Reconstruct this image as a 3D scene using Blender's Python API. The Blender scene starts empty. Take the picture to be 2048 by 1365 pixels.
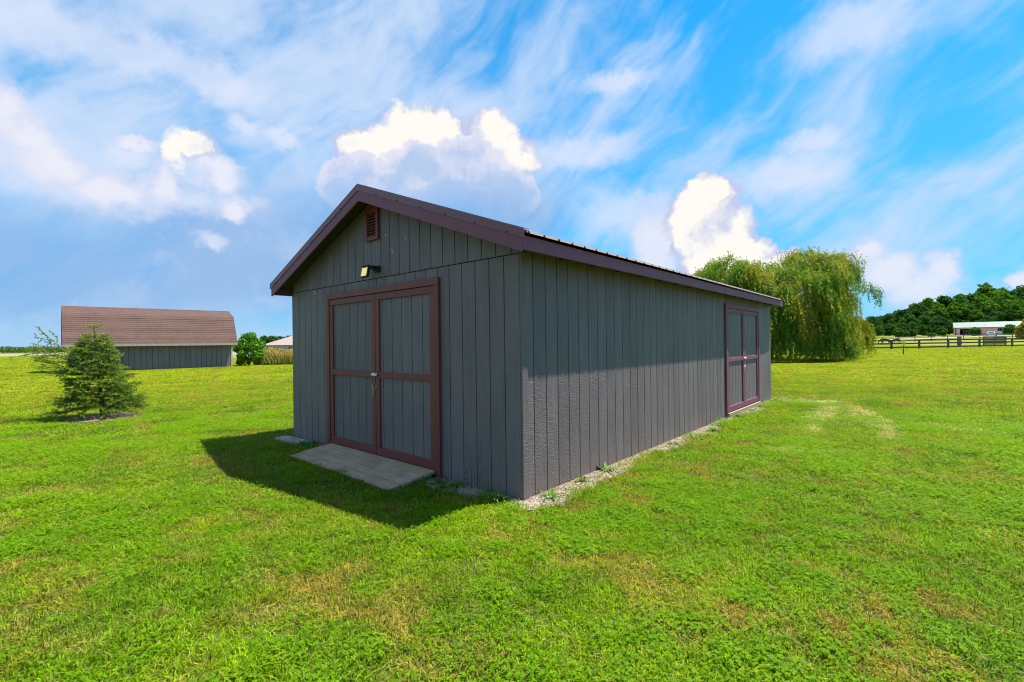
import bpy, math, random
import numpy as np
from mathutils import Vector, Matrix, Euler
R = math.radians
rng = np.random.default_rng(7)
random.seed(7)
scene = bpy.context.scene
col = scene.collection

# ------------------------------------------------------------------ camera
FPX, CX, CY = 934.857, 1024.0, 682.5
FW = np.array([-0.65981167, 0.75142438, 0.00315658])
RT = np.array([0.7513487, 0.65979575, -0.0120293])
UP = np.array([0.01112181, 0.00556538, 0.99992266])
CAM = np.array([2.89343, -3.41407, 1.52018])
cd = bpy.data.cameras.new('camera')
cd.sensor_width = 36.0
cd.lens = 36.0 * FPX / 2048.0
cd.clip_start = 0.05
cd.clip_end = 6000
camo = bpy.data.objects.new('camera', cd)
col.objects.link(camo)
camo.matrix_world = Matrix(((RT[0], UP[0], -FW[0], CAM[0]), (RT[1], UP[1], -FW[1], CAM[1]),
                            (RT[2], UP[2], -FW[2], CAM[2]), (0, 0, 0, 1)))
scene.camera = camo

# ------------------------------------------------------------------ exposure
EXPO = 1.1
vs = scene.view_settings
vs.view_transform = 'Standard'
vs.look = 'None'
vs.exposure = EXPO
vs.gamma = 1.0
vs.use_curve_mapping = False
scene.cycles.max_bounces = 6
scene.cycles.diffuse_bounces = 3
scene.cycles.glossy_bounces = 2
scene.cycles.transmission_bounces = 3
scene.cycles.transparent_max_bounces = 4
scene.cycles.use_denoising = True
scene.cycles.filter_width = 1.05

# direction from the ground towards the sun (from the shed's own shadow)
SUN = np.array([0.215, 0.36, 1.0])
SUN /= np.linalg.norm(SUN)
SUN_EL = math.asin(SUN[2])
SUN_AZ = math.atan2(SUN[0], SUN[1])


def ray(x, y):
    return FW + RT * (x - CX) / FPX + UP * (CY - y) / FPX


def at(x, y, d):
    """world point seen at photo pixel x, y, d metres deep"""
    return CAM + ray(x, y) * d


def azel(x, y):
    d = ray(x, y)
    d = d / np.linalg.norm(d)
    return math.atan2(d[0], d[1]), math.asin(d[2])


# ------------------------------------------------------------------ node helper
class NT:
    def __init__(self, tree):
        self.t = tree
        self.n = tree.nodes
        self.l = tree.links

    def node(self, typ, **kw):
        nd = self.n.new(typ)
        for k, v in kw.items():
            setattr(nd, k, v)
        return nd

    def put(self, sock, v):
        if v is None:
            return
        if isinstance(v, bpy.types.NodeSocket):
            self.l.new(v, sock)
        else:
            if isinstance(v, (tuple, list)) and sock.type == 'RGBA' and len(v) == 3:
                v = (*v, 1)
            sock.default_value = v

    def math(self, op, a, b=None, c=None, clamp=False):
        nd = self.node('ShaderNodeMath', operation=op, use_clamp=clamp)
        self.put(nd.inputs[0], a)
        self.put(nd.inputs[1], b)
        self.put(nd.inputs[2], c)
        return nd.outputs[0]

    def vec(self, op, a, b=None, scale=None):
        nd = self.node('ShaderNodeVectorMath', operation=op)
        self.put(nd.inputs[0], a)
        if b is not None:
            self.put(nd.inputs[1], b)
        if scale is not None:
            self.put(nd.inputs['Scale'], scale)
        return nd.outputs['Value'] if op in ('LENGTH', 'DOT_PRODUCT', 'DISTANCE') else nd.outputs[0]

    def step(self, v, a, b, lo=0.0, hi=1.0):
        nd = self.node('ShaderNodeMapRange', interpolation_type='SMOOTHSTEP')
        self.put(nd.inputs[0], v)
        for i, k in enumerate((a, b, lo, hi), 1):
            self.put(nd.inputs[i], k)
        return nd.outputs[0]

    def mix(self, f, a, b, mode='MIX'):
        nd = self.node('ShaderNodeMix', data_type='RGBA', blend_type=mode)
        self.put(nd.inputs[0], f)
        self.put(nd.inputs[6], a)
        self.put(nd.inputs[7], b)
        return nd.outputs[2]

    def noise(self, v, scale, detail=2.0, rough=0.5, color=False, dist=0.0):
        nd = self.node('ShaderNodeTexNoise')
        self.put(nd.inputs['Vector'], v)
        self.put(nd.inputs['Scale'], scale)
        self.put(nd.inputs['Detail'], detail)
        self.put(nd.inputs['Roughness'], rough)
        self.put(nd.inputs['Distortion'], dist)
        return nd.outputs['Color' if color else 'Fac']

    def comb(self, x, y, z=0.0):
        nd = self.node('ShaderNodeCombineXYZ')
        for i, k in enumerate((x, y, z)):
            self.put(nd.inputs[i], k)
        return nd.outputs[0]

    def sep(self, v):
        nd = self.node('ShaderNodeSeparateXYZ')
        self.put(nd.inputs[0], v)
        return nd.outputs

    def attr(self, name):
        return self.node('ShaderNodeAttribute', attribute_name=name).outputs['Fac']

    def pos(self):
        return self.node('ShaderNodeNewGeometry').outputs['Position']

    def rand(self):
        return self.node('ShaderNodeObjectInfo').outputs['Random']


# ------------------------------------------------------------------ sky
world = bpy.data.worlds.new('World')
scene.world = world
world.use_nodes = True
SKY_STRENGTH = 0.1


def build_sky():
    t = NT(world.node_tree)
    t.n.clear()
    K = 1.0 / (SKY_STRENGTH * 2 ** EXPO)          # a value of 1*K shows as white

    SC = 2 ** (0.75 - EXPO)

    def C(r, g, b, k=1.0):                        # colour given as display values 0..255
        f = lambda c: ((c / 255.0 + 0.055) / 1.055) ** 2.4 if c > 10 else c / 255 / 12.92
        return (f(r) * K * k, f(g) * K * k, f(b) * K * k)

    gen = t.node('ShaderNodeTexCoord').outputs['Generated']
    d = t.vec('NORMALIZE', gen)
    x, y, z = t.sep(d)
    az = t.math('ARCTAN2', x, y)
    el = t.math('ARCSINE', z)
    P = t.comb(az, el, 0.0)
    sky = t.node('ShaderNodeTexSky', sky_type='NISHITA')
    sky.sun_disc = False
    sky.sun_elevation = SUN_EL
    sky.sun_rotation = SUN_AZ
    sky.air_density = 1.0
    sky.dust_density = 0.4
    sky.ozone_density = 2.0
    base = t.mix(1.0, sky.outputs[0], (0.07 * SC, 0.98 * SC, 1.3 * SC), 'MULTIPLY')
    low = t.step(el, 0.02, 0.75, 1.0, 0.0)
    base = t.mix(t.math('MULTIPLY', low, 0.72), base, C(105, 190, 250))

    # shared warps
    n1 = t.vec('SUBTRACT', t.noise(P, 5.0, 2, 0.5, True), (0.5, 0.5, 0.5))
    n2 = t.vec('SUBTRACT', t.noise(P, 19.0, 6, 0.62, True), (0.5, 0.5, 0.5))
    Pw = t.vec('ADD', P, t.vec('SCALE', n1, scale=0.13))
    Pc = t.vec('ADD', t.vec('ADD', P, t.vec('SCALE', n1, scale=0.035)), t.vec('SCALE', n2, scale=0.075))

    def blobs(vec, lst, smooth):
        acc = None
        for (px, py, rx, ry) in lst:
            a, e = azel(px, py)
            ax, _ = azel(px + rx, py)
            _, ey = azel(px, py - ry)
            sx, sy = 0.84 / abs(ax - a), 0.84 / abs(ey - e)
            q = t.vec('MULTIPLY', t.vec('SUBTRACT', vec, (a, e, 0)), (sx, sy, 0))
            f = t.math('SUBTRACT', 1.0, t.vec('LENGTH', q))
            acc = f if acc is None else t.math('SMOOTH_MAX', acc, f, smooth)
        return acc

    # high thin streaks: warped coordinates, stretched along a slanting direction
    xs, ys, _ = t.sep(Pw)
    u = t.math('ADD', t.math('MULTIPLY', xs, 0.8), t.math('MULTIPLY', ys, 0.6))
    v = t.math('SUBTRACT', t.math('MULTIPLY', ys, 0.8), t.math('MULTIPLY', xs, 0.6))
    st = t.noise(t.comb(t.math('MULTIPLY', u, 1.8), t.math('MULTIPLY', v, 6.0), 3.3), 1.6, 8, 0.6)
    veil = t.noise(t.vec('ADD', Pw, (4.0, 2.0, 0.0)), 3.4, 5, 0.55)
    cir = t.math('ADD', t.math('MULTIPLY', st, 0.62), t.math('MULTIPLY', veil, 0.5))
    leftmore = t.step(az, R(-88), R(-5), 0.09, 0.015)   # cover thickens towards the west
    cir = t.math('ADD', cir, leftmore)
    cmask = t.math('MULTIPLY', t.step(cir, 0.47, 0.76), 0.9)
    c = t.mix(cmask, base, C(208, 226, 252))

    # grey-blue layer low in the west
    wl = blobs(Pw, [(150, 560, 520, 150), (480, 520, 330, 130), (760, 470, 330, 130), (1000, 420, 170, 90)], 0.2)
    c = t.mix(t.math('MULTIPLY', t.step(wl, -0.05, 0.7), 0.72), c, C(132, 176, 228))
    tex = t.noise(Pw, 9.0, 6, 0.6)
    wl2 = t.math('MULTIPLY', t.step(wl, -0.1, 0.5), t.step(tex, 0.48, 0.68))
    c = t.mix(t.math('MULTIPLY', wl2, 0.6), c, C(180, 206, 242))

    # soft white heaps
    so = blobs(Pc, [(90, 60, 190, 60), (290, 110, 170, 60), (430, 170, 120, 45), (60, 320, 130, 70), (10, 240, 80, 70),
                    (190, 380, 140, 55), (130, 350, 70, 40), (490, 255, 34, 22), (330, 400, 130, 40), (430, 495, 40, 22),
                    (470, 410, 60, 25), (570, 280, 40, 16), (1230, 160, 80, 26), (1620, 290, 70, 30), (1700, 70, 150, 70), (420, 345, 70, 45),
                    (260, 320, 60, 32), (1560, 360, 130, 50), (1160, 300, 120, 40), (1250, 430, 110, 60)], 0.25)
    som = t.math('MULTIPLY', t.step(so, -0.15, 0.75), 0.72)
    c = t.mix(som, c, C(226, 234, 253))

    # cumulus: hazy heaps, then the sunlit white towers, then their shaded fronts
    H = blobs(Pc, [(10, 225, 70, 60), (110, 335, 110, 46), (60, 285, 70, 50), (230, 390, 100, 40), (1735, 500, 46, 26), (1775, 545, 76, 60), (1880, 535, 50, 48), (1830, 580, 100, 60), (2050, 560, 40, 44),
                   (340, 378, 40, 52), (275, 298, 50, 20), (470, 425, 44, 22), (440, 350, 60, 50), (1310, 500, 66, 100)], 0.25)
    c = t.mix(t.math('MULTIPLY', t.step(H, -0.02, 0.6), 0.85), c, t.mix(t.step(H, 0.1, 0.8), C(205, 218, 246), C(238, 238, 250)))
    W = blobs(Pc, [(770, 288, 78, 46), (830, 258, 80, 50), (885, 266, 52, 44), (722, 292, 52, 30), (800, 322, 92, 50),
                   (985, 252, 42, 40), (1000, 300, 62, 42), (935, 295, 50, 28), (1038, 318, 34, 26), 
                   (1415, 392, 56, 40), (1395, 440, 66, 55), (1430, 470, 76, 60), (1440, 525, 84, 50), (1500, 500, 56, 36),
                   (1375, 470, 42, 52), (1550, 530, 50, 26), (385, 296, 58, 28), (350, 315, 30, 34)], 0.12)
    sh = t.noise(t.vec('ADD', Pc, (7.0, 1.0, 0.0)), 12.0, 4, 0.5)
    shc = t.math('MULTIPLY', t.math('SUBTRACT', sh, 0.5), 3.6)
    west = t.step(az, R(-80), R(-66), 0.55, 0.06)          # the western puff is softer
    wm = t.step(W, -0.03, t.math('ADD', 0.10, west))
    core = t.math('ADD', t.step(W, 0.0, 0.55), shc)
    wcol = t.mix(t.step(core, -0.1, 0.85), C(196, 206, 238), C(255, 252, 246))
    c = t.mix(wm, c, wcol)
    G = blobs(Pc, [(828, 332, 60, 48), (795, 362, 60, 30), (935, 330, 66, 50), (970, 352, 52, 46), (700, 372, 60, 48),
                   (725, 350, 46, 40), (1015, 390, 60, 56), (890, 398, 120, 52)], 0.1)
    _, e0 = azel(850, 440)
    _, e1 = azel(850, 350)
    gm = t.math('MULTIPLY', t.step(G, -0.02, 0.14), t.step(el, e0, e1, 0.1, 0.94))
    gsh = t.math('ADD', t.step(G, 0.75, 0.0), shc)
    gcol = t.mix(t.step(gsh, -0.2, 1.2), C(178, 202, 240), C(226, 228, 246))
    c = t.mix(gm, c, gcol)
    # pale band just above the horizon
    hz = t.step(el, 0.0, 0.09, 0.55, 0.0)
    c = t.mix(hz, c, C(176, 214, 246))
    bg = t.node('ShaderNodeBackground')
    t.put(bg.inputs[0], c)
    bg.inputs[1].default_value = SKY_STRENGTH
    out = t.node('ShaderNodeOutputWorld')
    t.l.new(bg.outputs[0], out.inputs[0])


build_sky()
world.cycles.sampling_method = 'MANUAL'
world.cycles.sample_map_resolution = 512

sd = bpy.data.lights.new('sun', 'SUN')
sd.energy = 5.0
sd.angle = R(0.53)
sd.color = (1.0, 0.95, 0.86)
suno = bpy.data.objects.new('sun', sd)
col.objects.link(suno)
suno.rotation_euler = Vector(tuple(SUN)).to_track_quat('Z', 'Y').to_euler()
suno.location = tuple(SUN * 60)


# ------------------------------------------------------------------ mesh helpers
class MB:
    def __init__(self):
        self.v = []
        self.f = []

    def add(self, vs_, fs_):
        o = len(self.v)
        self.v += [tuple(map(float, p)) for p in vs_]
        self.f += [tuple(i + o for i in f) for f in fs_]
        return self

    def box(self, x0, x1, y0, y1, z0, z1):
        return self.add([(x0, y0, z0), (x1, y0, z0), (x1, y1, z0), (x0, y1, z0), (x0, y0, z1), (x1, y0, z1), (x1, y1, z1), (x0, y1, z1)],
                        [(0, 3, 2, 1), (4, 5, 6, 7), (0, 1, 5, 4), (1, 2, 6, 5), (2, 3, 7, 6), (3, 0, 4, 7)])

    def hull8(self, pts):
        return self.add(pts, [(0, 3, 2, 1), (4, 5, 6, 7), (0, 1, 5, 4), (1, 2, 6, 5), (2, 3, 7, 6), (3, 0, 4, 7)])

    def extrude(self, prof, a, b):
        """prof: list of 3D offsets, swept from a to b"""
        n = len(prof)
        a, b = np.array(a, float), np.array(b, float)
        vv = [a + np.array(q) for q in prof] + [b + np.array(q) for q in prof]
        ff = [(i, (i + 1) % n, n + (i + 1) % n, n + i) for i in range(n)]
        return self.add(vv, ff + [tuple(range(n))[::-1], tuple(range(n, 2 * n))])

    def tube(self, pts, rad, seg=8, cap=True):
        pts = [np.array(q, float) for q in pts]
        n = len(pts)
        rad = rad if hasattr(rad, '__len__') else [rad] * n
        o = len(self.v)
        ref = np.array([0.13, 0.31, 0.94])
        for i in range(n):
            tg = pts[min(i + 1, n - 1)] - pts[max(i - 1, 0)]
            tg /= np.linalg.norm(tg) + 1e-9
            if abs(tg @ ref) > 0.95:
                rr = np.array([1.0, 0.2, 0])
            else:
                rr = ref
            a = np.cross(tg, rr)
            a /= np.linalg.norm(a)
            b = np.cross(tg, a)
            for k in range(seg):
                w = 2 * math.pi * k / seg
                self.v.append(tuple(pts[i] + rad[i] * (a * math.cos(w) + b * math.sin(w))))
        for i in range(n - 1):
            for k in range(seg):
                k2 = (k + 1) % seg
                self.f.append((o + i * seg + k, o + i * seg + k2, o + (i + 1) * seg + k2, o + (i + 1) * seg + k))
        if cap:
            self.f.append(tuple(o + k for k in range(seg))[::-1])
            self.f.append(tuple(o + (n - 1) * seg + k for k in range(seg)))
        return self

    def mesh(self, name, m, smooth=False):
        me = bpy.data.meshes.new(name)
        me.from_pydata(self.v, [], self.f)
        me.materials.append(m)
        if smooth:
            me.polygons.foreach_set('use_smooth', [True] * len(me.polygons))
        me.update()
        return me

    def build(self, name, m, parent=None, loc=None, smooth=False, bevel=0.0):
        return link(name, self.mesh(name, m, smooth), parent, loc, bevel)


def link(name, me, parent=None, loc=None, bevel=0.0):
    o = bpy.data.objects.new(name, me)
    col.objects.link(o)
    if parent is not None:
        o.parent = parent
    if loc is not None:
        o.location = tuple(loc)
    if bevel:
        b = o.modifiers.new('bevel', 'BEVEL')
        b.width = bevel
        b.segments = 2
        b.limit_method = 'ANGLE'
    return o


def empty(name, loc=(0, 0, 0), rz=0.0):
    o = bpy.data.objects.new(name, None)
    col.objects.link(o)
    o.empty_display_size = 0.2
    o.location = tuple(map(float, loc))
    o.rotation_euler = (0, 0, rz)
    return o


def tag(o, label=None, cat=None, group=None, kind=None):
    for k, v in (('label', label), ('category', cat), ('group', group), ('kind', kind)):
        if v:
            o[k] = v
    return o


def copy_tree(o, parent=None):
    c = o.copy()
    col.objects.link(c)
    c.parent = parent
    for ch in list(o.children):
        copy_tree(ch, c)
    return c


def poly_mesh(name, V, nper, m, rnd=None, smooth=False):
    """V: (n, nper, 3) array of separate polygons; rnd: one value a face"""
    V = np.asarray(V, np.float32)
    n = len(V)
    me = bpy.data.meshes.new(name)
    me.vertices.add(n * nper)
    me.vertices.foreach_set('co', V.reshape(-1))
    me.loops.add(n * nper)
    me.loops.foreach_set('vertex_index', np.arange(n * nper, dtype=np.int32))
    me.polygons.add(n)
    me.polygons.foreach_set('loop_start', np.arange(n, dtype=np.int32) * nper)
    me.polygons.foreach_set('loop_total', np.full(n, nper, np.int32))
    if rnd is not None:
        a = me.attributes.new('rnd', 'FLOAT', 'FACE')
        a.data.foreach_set('value', np.asarray(rnd, np.float32))
    me.materials.append(m)
    me.update(calc_edges=True)
    return me


def unit(a):
    return a / (np.linalg.norm(a, axis=-1, keepdims=True) + 1e-9)


def leaves(pos, axis, nrm, L, W):
    """diamond leaves: pos base, axis direction, nrm face normal"""
    axis = unit(axis)
    side = unit(np.cross(axis, nrm))
    L = np.broadcast_to(np.asarray(L, float), (len(pos),))[:, None]
    W = np.broadcast_to(np.asarray(W, float), (len(pos),))[:, None]
    return np.stack([pos, pos + axis * L * 0.45 + side * W * 0.5, pos + axis * L, pos + axis * L * 0.45 - side * W * 0.5], 1)


def rdir(n):
    return unit(rng.normal(size=(n, 3)))


# ------------------------------------------------------------------ terrain
def ss(a, b, x):
    t = np.clip((np.asarray(x, float) - a) / (b - a), 0, 1)
    return t * t * (3 - 2 * t)


def hgt(x, y):
    x = np.asarray(x, float)
    y = np.asarray(y, float)
    north = ss(-80, -30, x)
    h = north * (1.8 * ss(112, 205, y) + 0.5 * ss(205, 270, y) + 5.0 * ss(290, 420, y))
    h = h - 1.3 * np.exp(-((x + 86) ** 2 + (y - 34) ** 2) / 24.0 ** 2)
    return h


def ground(x, y):
    """point of the terrain seen at a photo pixel"""
    d = ray(x, y)
    t0 = 1.0
    for i in range(4000):
        q = CAM + d * t0
        if q[2] <= hgt(q[0], q[1]):
            break
        t0 *= 1.004
    return CAM + d * t0


def onground(x, y, dz=0.0):
    return np.array([x, y, float(hgt(x, y)) + dz])


# ------------------------------------------------------------------ materials
def new_mat(name):
    m = bpy.data.materials.new(name)
    m.use_nodes = True
    t = NT(m.node_tree)
    b = t.n['Principled BSDF']
    return m, t, b


def simple(name, colr, rough=0.7, metal=0.0, var=0.12, scale=6.0, bump=0.0, bscale=60.0, stretch=(1, 1, 1), objvar=0.0, spec=0.4):
    m, t, b = new_mat(name)
    p = t.vec('MULTIPLY', t.pos(), stretch)
    n = t.noise(p, scale, 5, 0.6)
    k = t.math('ADD', t.math('MULTIPLY', t.math('SUBTRACT', n, 0.5), 2 * var), 1.0)
    if objvar:
        k = t.math('MULTIPLY', k, t.math('ADD', t.math('MULTIPLY', t.math('SUBTRACT', t.rand(), 0.5), 2 * objvar), 1.0))
    c = t.vec('SCALE', colr, scale=k)
    t.put(b.inputs['Base Color'], c)
    b.inputs['Roughness'].default_value = rough
    b.inputs['Metallic'].default_value = metal
    b.inputs['Specular IOR Level'].default_value = spec
    if bump:
        bn = t.node('ShaderNodeBump')
        bn.inputs['Strength'].default_value = bump
        bn.inputs['Distance'].default_value = 0.004
        t.put(bn.inputs['Height'], t.noise(p, bscale, 4, 0.6))
        t.l.new(bn.outputs[0], b.inputs['Normal'])
    return m


def siding_mat(name, colr, warm=0.35):
    """painted rough-sawn plywood siding: saw marks across, streaks and dust along the board"""
    m, t, b = new_mat(name)
    p = t.pos()
    saw = t.noise(t.vec('MULTIPLY', p, (9, 9, 105)), 1.0, 3, 0.6)
    blot = t.noise(t.vec('MULTIPLY', p, (1, 1, 0.35)), 3.0, 5, 0.6)
    streak = t.noise(t.vec('MULTIPLY', p, (55, 55, 1.3)), 1.0, 4, 0.6)
    k = t.math('ADD', 0.50, t.math('ADD', t.math('MULTIPLY', blot, 0.4), t.math('MULTIPLY', streak, 0.6)))
    k = t.math('MULTIPLY', k, t.math('ADD', 0.9, t.math('MULTIPLY', t.rand(), 0.2)))
    c = t.vec('SCALE', colr, scale=k)
    chalk = t.step(t.math('MULTIPLY', streak, t.noise(p, 1.7, 4, 0.6)), 0.3, 0.46, 0.0, warm)
    c = t.mix(chalk, c, (0.16, 0.155, 0.145))
    z = t.sep(p)[2]
    dust = t.math('MULTIPLY', t.step(t.math('ADD', z, t.math('MULTIPLY', t.noise(p, 9, 4), 0.25)), 0.14, 0.55, 0.85, 0.0), t.noise(p, 40, 3))
    c = t.mix(dust, c, (0.2, 0.15, 0.12))
    t.put(b.inputs['Base Color'], c)
    b.inputs['Roughness'].default_value = 0.55
    b.inputs['Specular IOR Level'].default_value = 0.35
    bn = t.node('ShaderNodeBump')
    bn.inputs['Strength'].default_value = 1.0
    bn.inputs['Distance'].default_value = 0.009
    amp = t.step(t.noise(t.vec('ADD', t.vec('MULTIPLY', p, (3, 3, 1.2)), (9, 3, 5)), 1.6, 3, 0.6), 0.35, 0.68, 0.15, 1.0)
    t.put(bn.inputs['Height'], t.math('ADD', t.math('MULTIPLY', saw, amp), t.math('MULTIPLY', streak, 0.6)))
    t.l.new(bn.outputs[0], b.inputs['Normal'])
    return m


def leaf_mat(name, ca, cb, cc=None, trans=0.4, pscale=0.8, rough=0.55, spec=0.3):
    """leaf: colour between ca and cb by a per-leaf value, patches of cc"""
    m, t, b = new_mat(name)
    r = t.attr('rnd')
    c = t.mix(r, ca, cb)
    if cc:
        n = t.noise(t.pos(), pscale, 3, 0.6)
        c = t.mix(t.step(t.math('ADD', n, t.math('MULTIPLY', r, 0.15)), 0.5, 0.72), c, cc)
    t.put(b.inputs['Base Color'], c)
    b.inputs['Roughness'].default_value = rough
    b.inputs['Specular IOR Level'].default_value = spec
    tr = t.node('ShaderNodeBsdfTranslucent')
    t.put(tr.inputs[0], t.mix(1.0, c, (1.15, 1.1, 0.6), 'MULTIPLY'))
    mx = t.node('ShaderNodeMixShader')
    mx.inputs[0].default_value = trans
    t.l.new(b.outputs[0], mx.inputs[1])
    t.l.new(tr.outputs[0], mx.inputs[2])
    t.l.new(mx.outputs[0], t.n['Material Output'].inputs[0])
    return m


STREAKS = []          # filled below: pale mown patches on the lawn (x, y, rx, ry, angle)


def lawn_color(t, fine):
    """the lawn's own colour at a ground position: greens, yellowing and dry patches, wheel tracks"""
    p = t.vec('MULTIPLY', t.pos(), (1, 1, 0))
    n0 = t.noise(p, 0.16, 3, 0.5)
    n1 = t.noise(p, 0.75, 4, 0.55)
    n2 = t.noise(t.vec('ADD', p, (31, 7, 0)), 1.5, 5, 0.62)
    n3 = t.noise(t.vec('ADD', p, (3, 77, 0)), 2.6, 4, 0.6)
    g = t.mix(t.step(n1, 0.34, 0.66), (0.115, 0.27, 0.002), (0.235, 0.395, 0.003))
    open_ = t.step(t.vec('LENGTH', t.vec('SUBTRACT', p, (-1.0, 2.0, 0.0))), 6.0, 20.0)      # yellower turf away from the shed
    g = t.mix(t.math('MULTIPLY', t.step(n0, 0.36, 0.6, 0.35, 0.9), t.math('ADD', 0.15, t.math('MULTIPLY', open_, 0.75))), g, (0.36, 0.45, 0.004))
    dry = t.step(t.math('ADD', t.math('MULTIPLY', n2, 0.75), t.math('MULTIPLY', n3, 0.3)), 0.475, 0.66)
    if fine is not None:
        dry = t.math('MULTIPLY', dry, t.step(fine, 0.15, 0.85, 0.45, 1.0))
    dry = t.math('MULTIPLY', dry, 0.92)
    g = t.mix(dry, g, (0.40, 0.265, 0.06))
    deep = t.step(t.noise(t.vec('ADD', p, (55, 21, 0)), 0.9, 5, 0.62), 0.5, 0.68, 0.0, 0.6)
    g = t.mix(deep, g, (0.085, 0.21, 0.002))
    mott = t.noise(t.vec('ADD', p, (13, 91, 0)), 5.5, 5, 0.7)
    g = t.vec('SCALE', g, scale=t.step(mott, 0.28, 0.72, 0.74, 1.2))
    # dry pale tracks
    acc = None
    for (sx, sy, rx, ry, an) in STREAKS:
        q = t.vec('SUBTRACT', t.vec('ADD', p, t.vec('SCALE', t.vec('SUBTRACT', t.noise(p, 1.3, 3, 0.6, True), (0.5, 0.5, 0.5)), scale=1.1)), (sx, sy, 0))
        a, b_, _ = t.sep(q)
        u = t.math('ADD', t.math('MULTIPLY', a, math.cos(an) / rx), t.math('MULTIPLY', b_, math.sin(an) / rx))
        v = t.math('SUBTRACT', t.math('MULTIPLY', b_, math.cos(an) / ry), t.math('MULTIPLY', a, math.sin(an) / ry))
        f = t.math('SUBTRACT', 1.0, t.vec('LENGTH', t.comb(u, v, 0)))
        acc = f if acc is None else t.math('MAXIMUM', acc, f)
    if acc is not None:
        f = t.math('MULTIPLY', t.step(acc, 0.0, 0.6), t.step(n3, 0.35, 0.6, 0.15, 0.75))
        g = t.mix(f, g, (0.62, 0.58, 0.30))
    return g


def grass_mat(name, kind='grass'):
    m, t, b = new_mat(name)
    r = t.attr('rnd')
    if kind == 'clover':
        c = t.mix(r, (0.095, 0.235, 0.002), (0.22, 0.385, 0.003))
    else:
        c = lawn_color(t, r)
        k = t.math('ADD', 0.45, t.math('MULTIPLY', r, 1.15))
        c = t.vec('SCALE', c, scale=k)
        c = t.mix(t.step(r, 0.9, 0.93, 0.0, 0.85), c, (0.33, 0.25, 0.10))
    t.put(b.inputs['Base Color'], c)
    b.inputs['Roughness'].default_value = 0.6
    b.inputs['Specular IOR Level'].default_value = 0.12
    tr = t.node('ShaderNodeBsdfTranslucent')
    t.put(tr.inputs[0], t.mix(1.0, c, (1.25, 1.12, 0.4), 'MULTIPLY'))
    mx = t.node('ShaderNodeMixShader')
    mx.inputs[0].default_value = 0.48
    t.l.new(b.outputs[0], mx.inputs[1])
    t.l.new(tr.outputs[0], mx.inputs[2])
    t.l.new(mx.outputs[0], t.n['Material Output'].inputs[0])
    return m


for (a, b_) in (((1668, 806), (1600, 872)), ((1700, 812), (1800, 880)), ((1580, 803), (1690, 806)), ((1540, 900), (1660, 905)), ((1880, 850), (1990, 870)),
                ):
    pa, pb = ground(*a), ground(*b_)
    dd = pb - pa
    STREAKS.append((float((pa + pb)[0] / 2), float((pa + pb)[1] / 2), float(np.linalg.norm(dd[:2]) * 0.62 + 0.2), 0.34, math.atan2(dd[1], dd[0])))

M = {}
M['siding'] = siding_mat('slate_siding_paint', (0.152, 0.118, 0.126))
M['barn_siding'] = siding_mat('weathered_barn_siding', (0.165, 0.128, 0.138), 0.5)
M['wall_core'] = simple('wall_core', (0.012, 0.013, 0.014), 0.9)
M['trim'] = simple('red_brown_trim', (0.170, 0.036, 0.030), 0.55, var=0.2, scale=4, bump=0.25, bscale=50, stretch=(1, 1, 1), objvar=0.08)
M['fascia'] = simple('plum_fascia', (0.185, 0.056, 0.092), 0.6, var=0.18, scale=5, bump=0.2, bscale=40, objvar=0.05)
M['metal_trim'] = simple('plum_metal_trim', (0.16, 0.052, 0.075), 0.45, var=0.08, objvar=0.0, spec=0.5)
M['roof'] = simple('bronze_roof_metal', (0.42, 0.33, 0.29), 0.4, metal=0.0, var=0.1, spec=0.5)
M['soffit'] = simple('soffit_paint', (0.05, 0.045, 0.045), 0.8)
M['vent'] = simple('vent_plastic', (0.16, 0.034, 0.026), 0.5, var=0.05)
M['black'] = simple('black_plastic', (0.012, 0.012, 0.013), 0.45, var=0.05)
M['white'] = simple('chalky_white', (0.75, 0.75, 0.72), 0.6, var=0.08)
M['steel'] = simple('galvanised_steel', (0.55, 0.55, 0.54), 0.4, metal=0.8, var=0.15, scale=40)
M['concrete'] = simple('rough_concrete', (0.36, 0.30, 0.26), 0.9, var=0.25, scale=12, bump=0.5, bscale=70)
M['bare'] = simple('bare_wood', (0.30, 0.24, 0.16), 0.8, var=0.25, scale=5, stretch=(8, 8, 1), bump=0.3)
M['bark'] = simple('bark', (0.085, 0.062, 0.045), 0.9, var=0.3, scale=9, bump=0.6, bscale=25, stretch=(1, 1, 0.3))
M['twig'] = simple('twig', (0.16, 0.12, 0.06), 0.8, var=0.2)
M['dirt'] = simple('dirt', (0.19, 0.125, 0.085), 0.95, var=0.3, scale=7, bump=0.5, bscale=50)
M['fence'] = simple('fence_timber', (0.115, 0.066, 0.05), 0.85, var=0.3, scale=3, objvar=0.15)
M['fence_grey'] = simple('grey_fence_timber', (0.17, 0.145, 0.125), 0.85, var=0.3, scale=3, objvar=0.15)
M['sand'] = simple('sand', (0.27, 0.21, 0.13), 0.95, var=0.15, scale=0.6)
M['asphalt'] = simple('pale_road', (0.22, 0.205, 0.185), 0.9, var=0.12, scale=0.3)
M['pink'] = simple('pink_barn_wall', (0.92, 0.44, 0.56), 0.7, var=0.06, scale=0.5)
M['green_roof'] = simple('pale_green_roof', (0.095, 0.15, 0.13), 0.5, var=0.06, scale=0.4, spec=0.5)
M['dark'] = simple('dark_interior', (0.008, 0.010, 0.022), 0.9)
M['pale_roof'] = simple('pale_sheet_roof', (0.31, 0.235, 0.215), 0.5, var=0.05)
M['cream'] = simple('cream_wall', (0.40, 0.36, 0.28), 0.7)
M['car'] = simple('white_car_paint', (0.78, 0.78, 0.8), 0.25, var=0.02, spec=0.6)
M['horse'] = simple('brown_horse_coat', (0.085, 0.035, 0.022), 0.6, var=0.25, scale=3)
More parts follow.
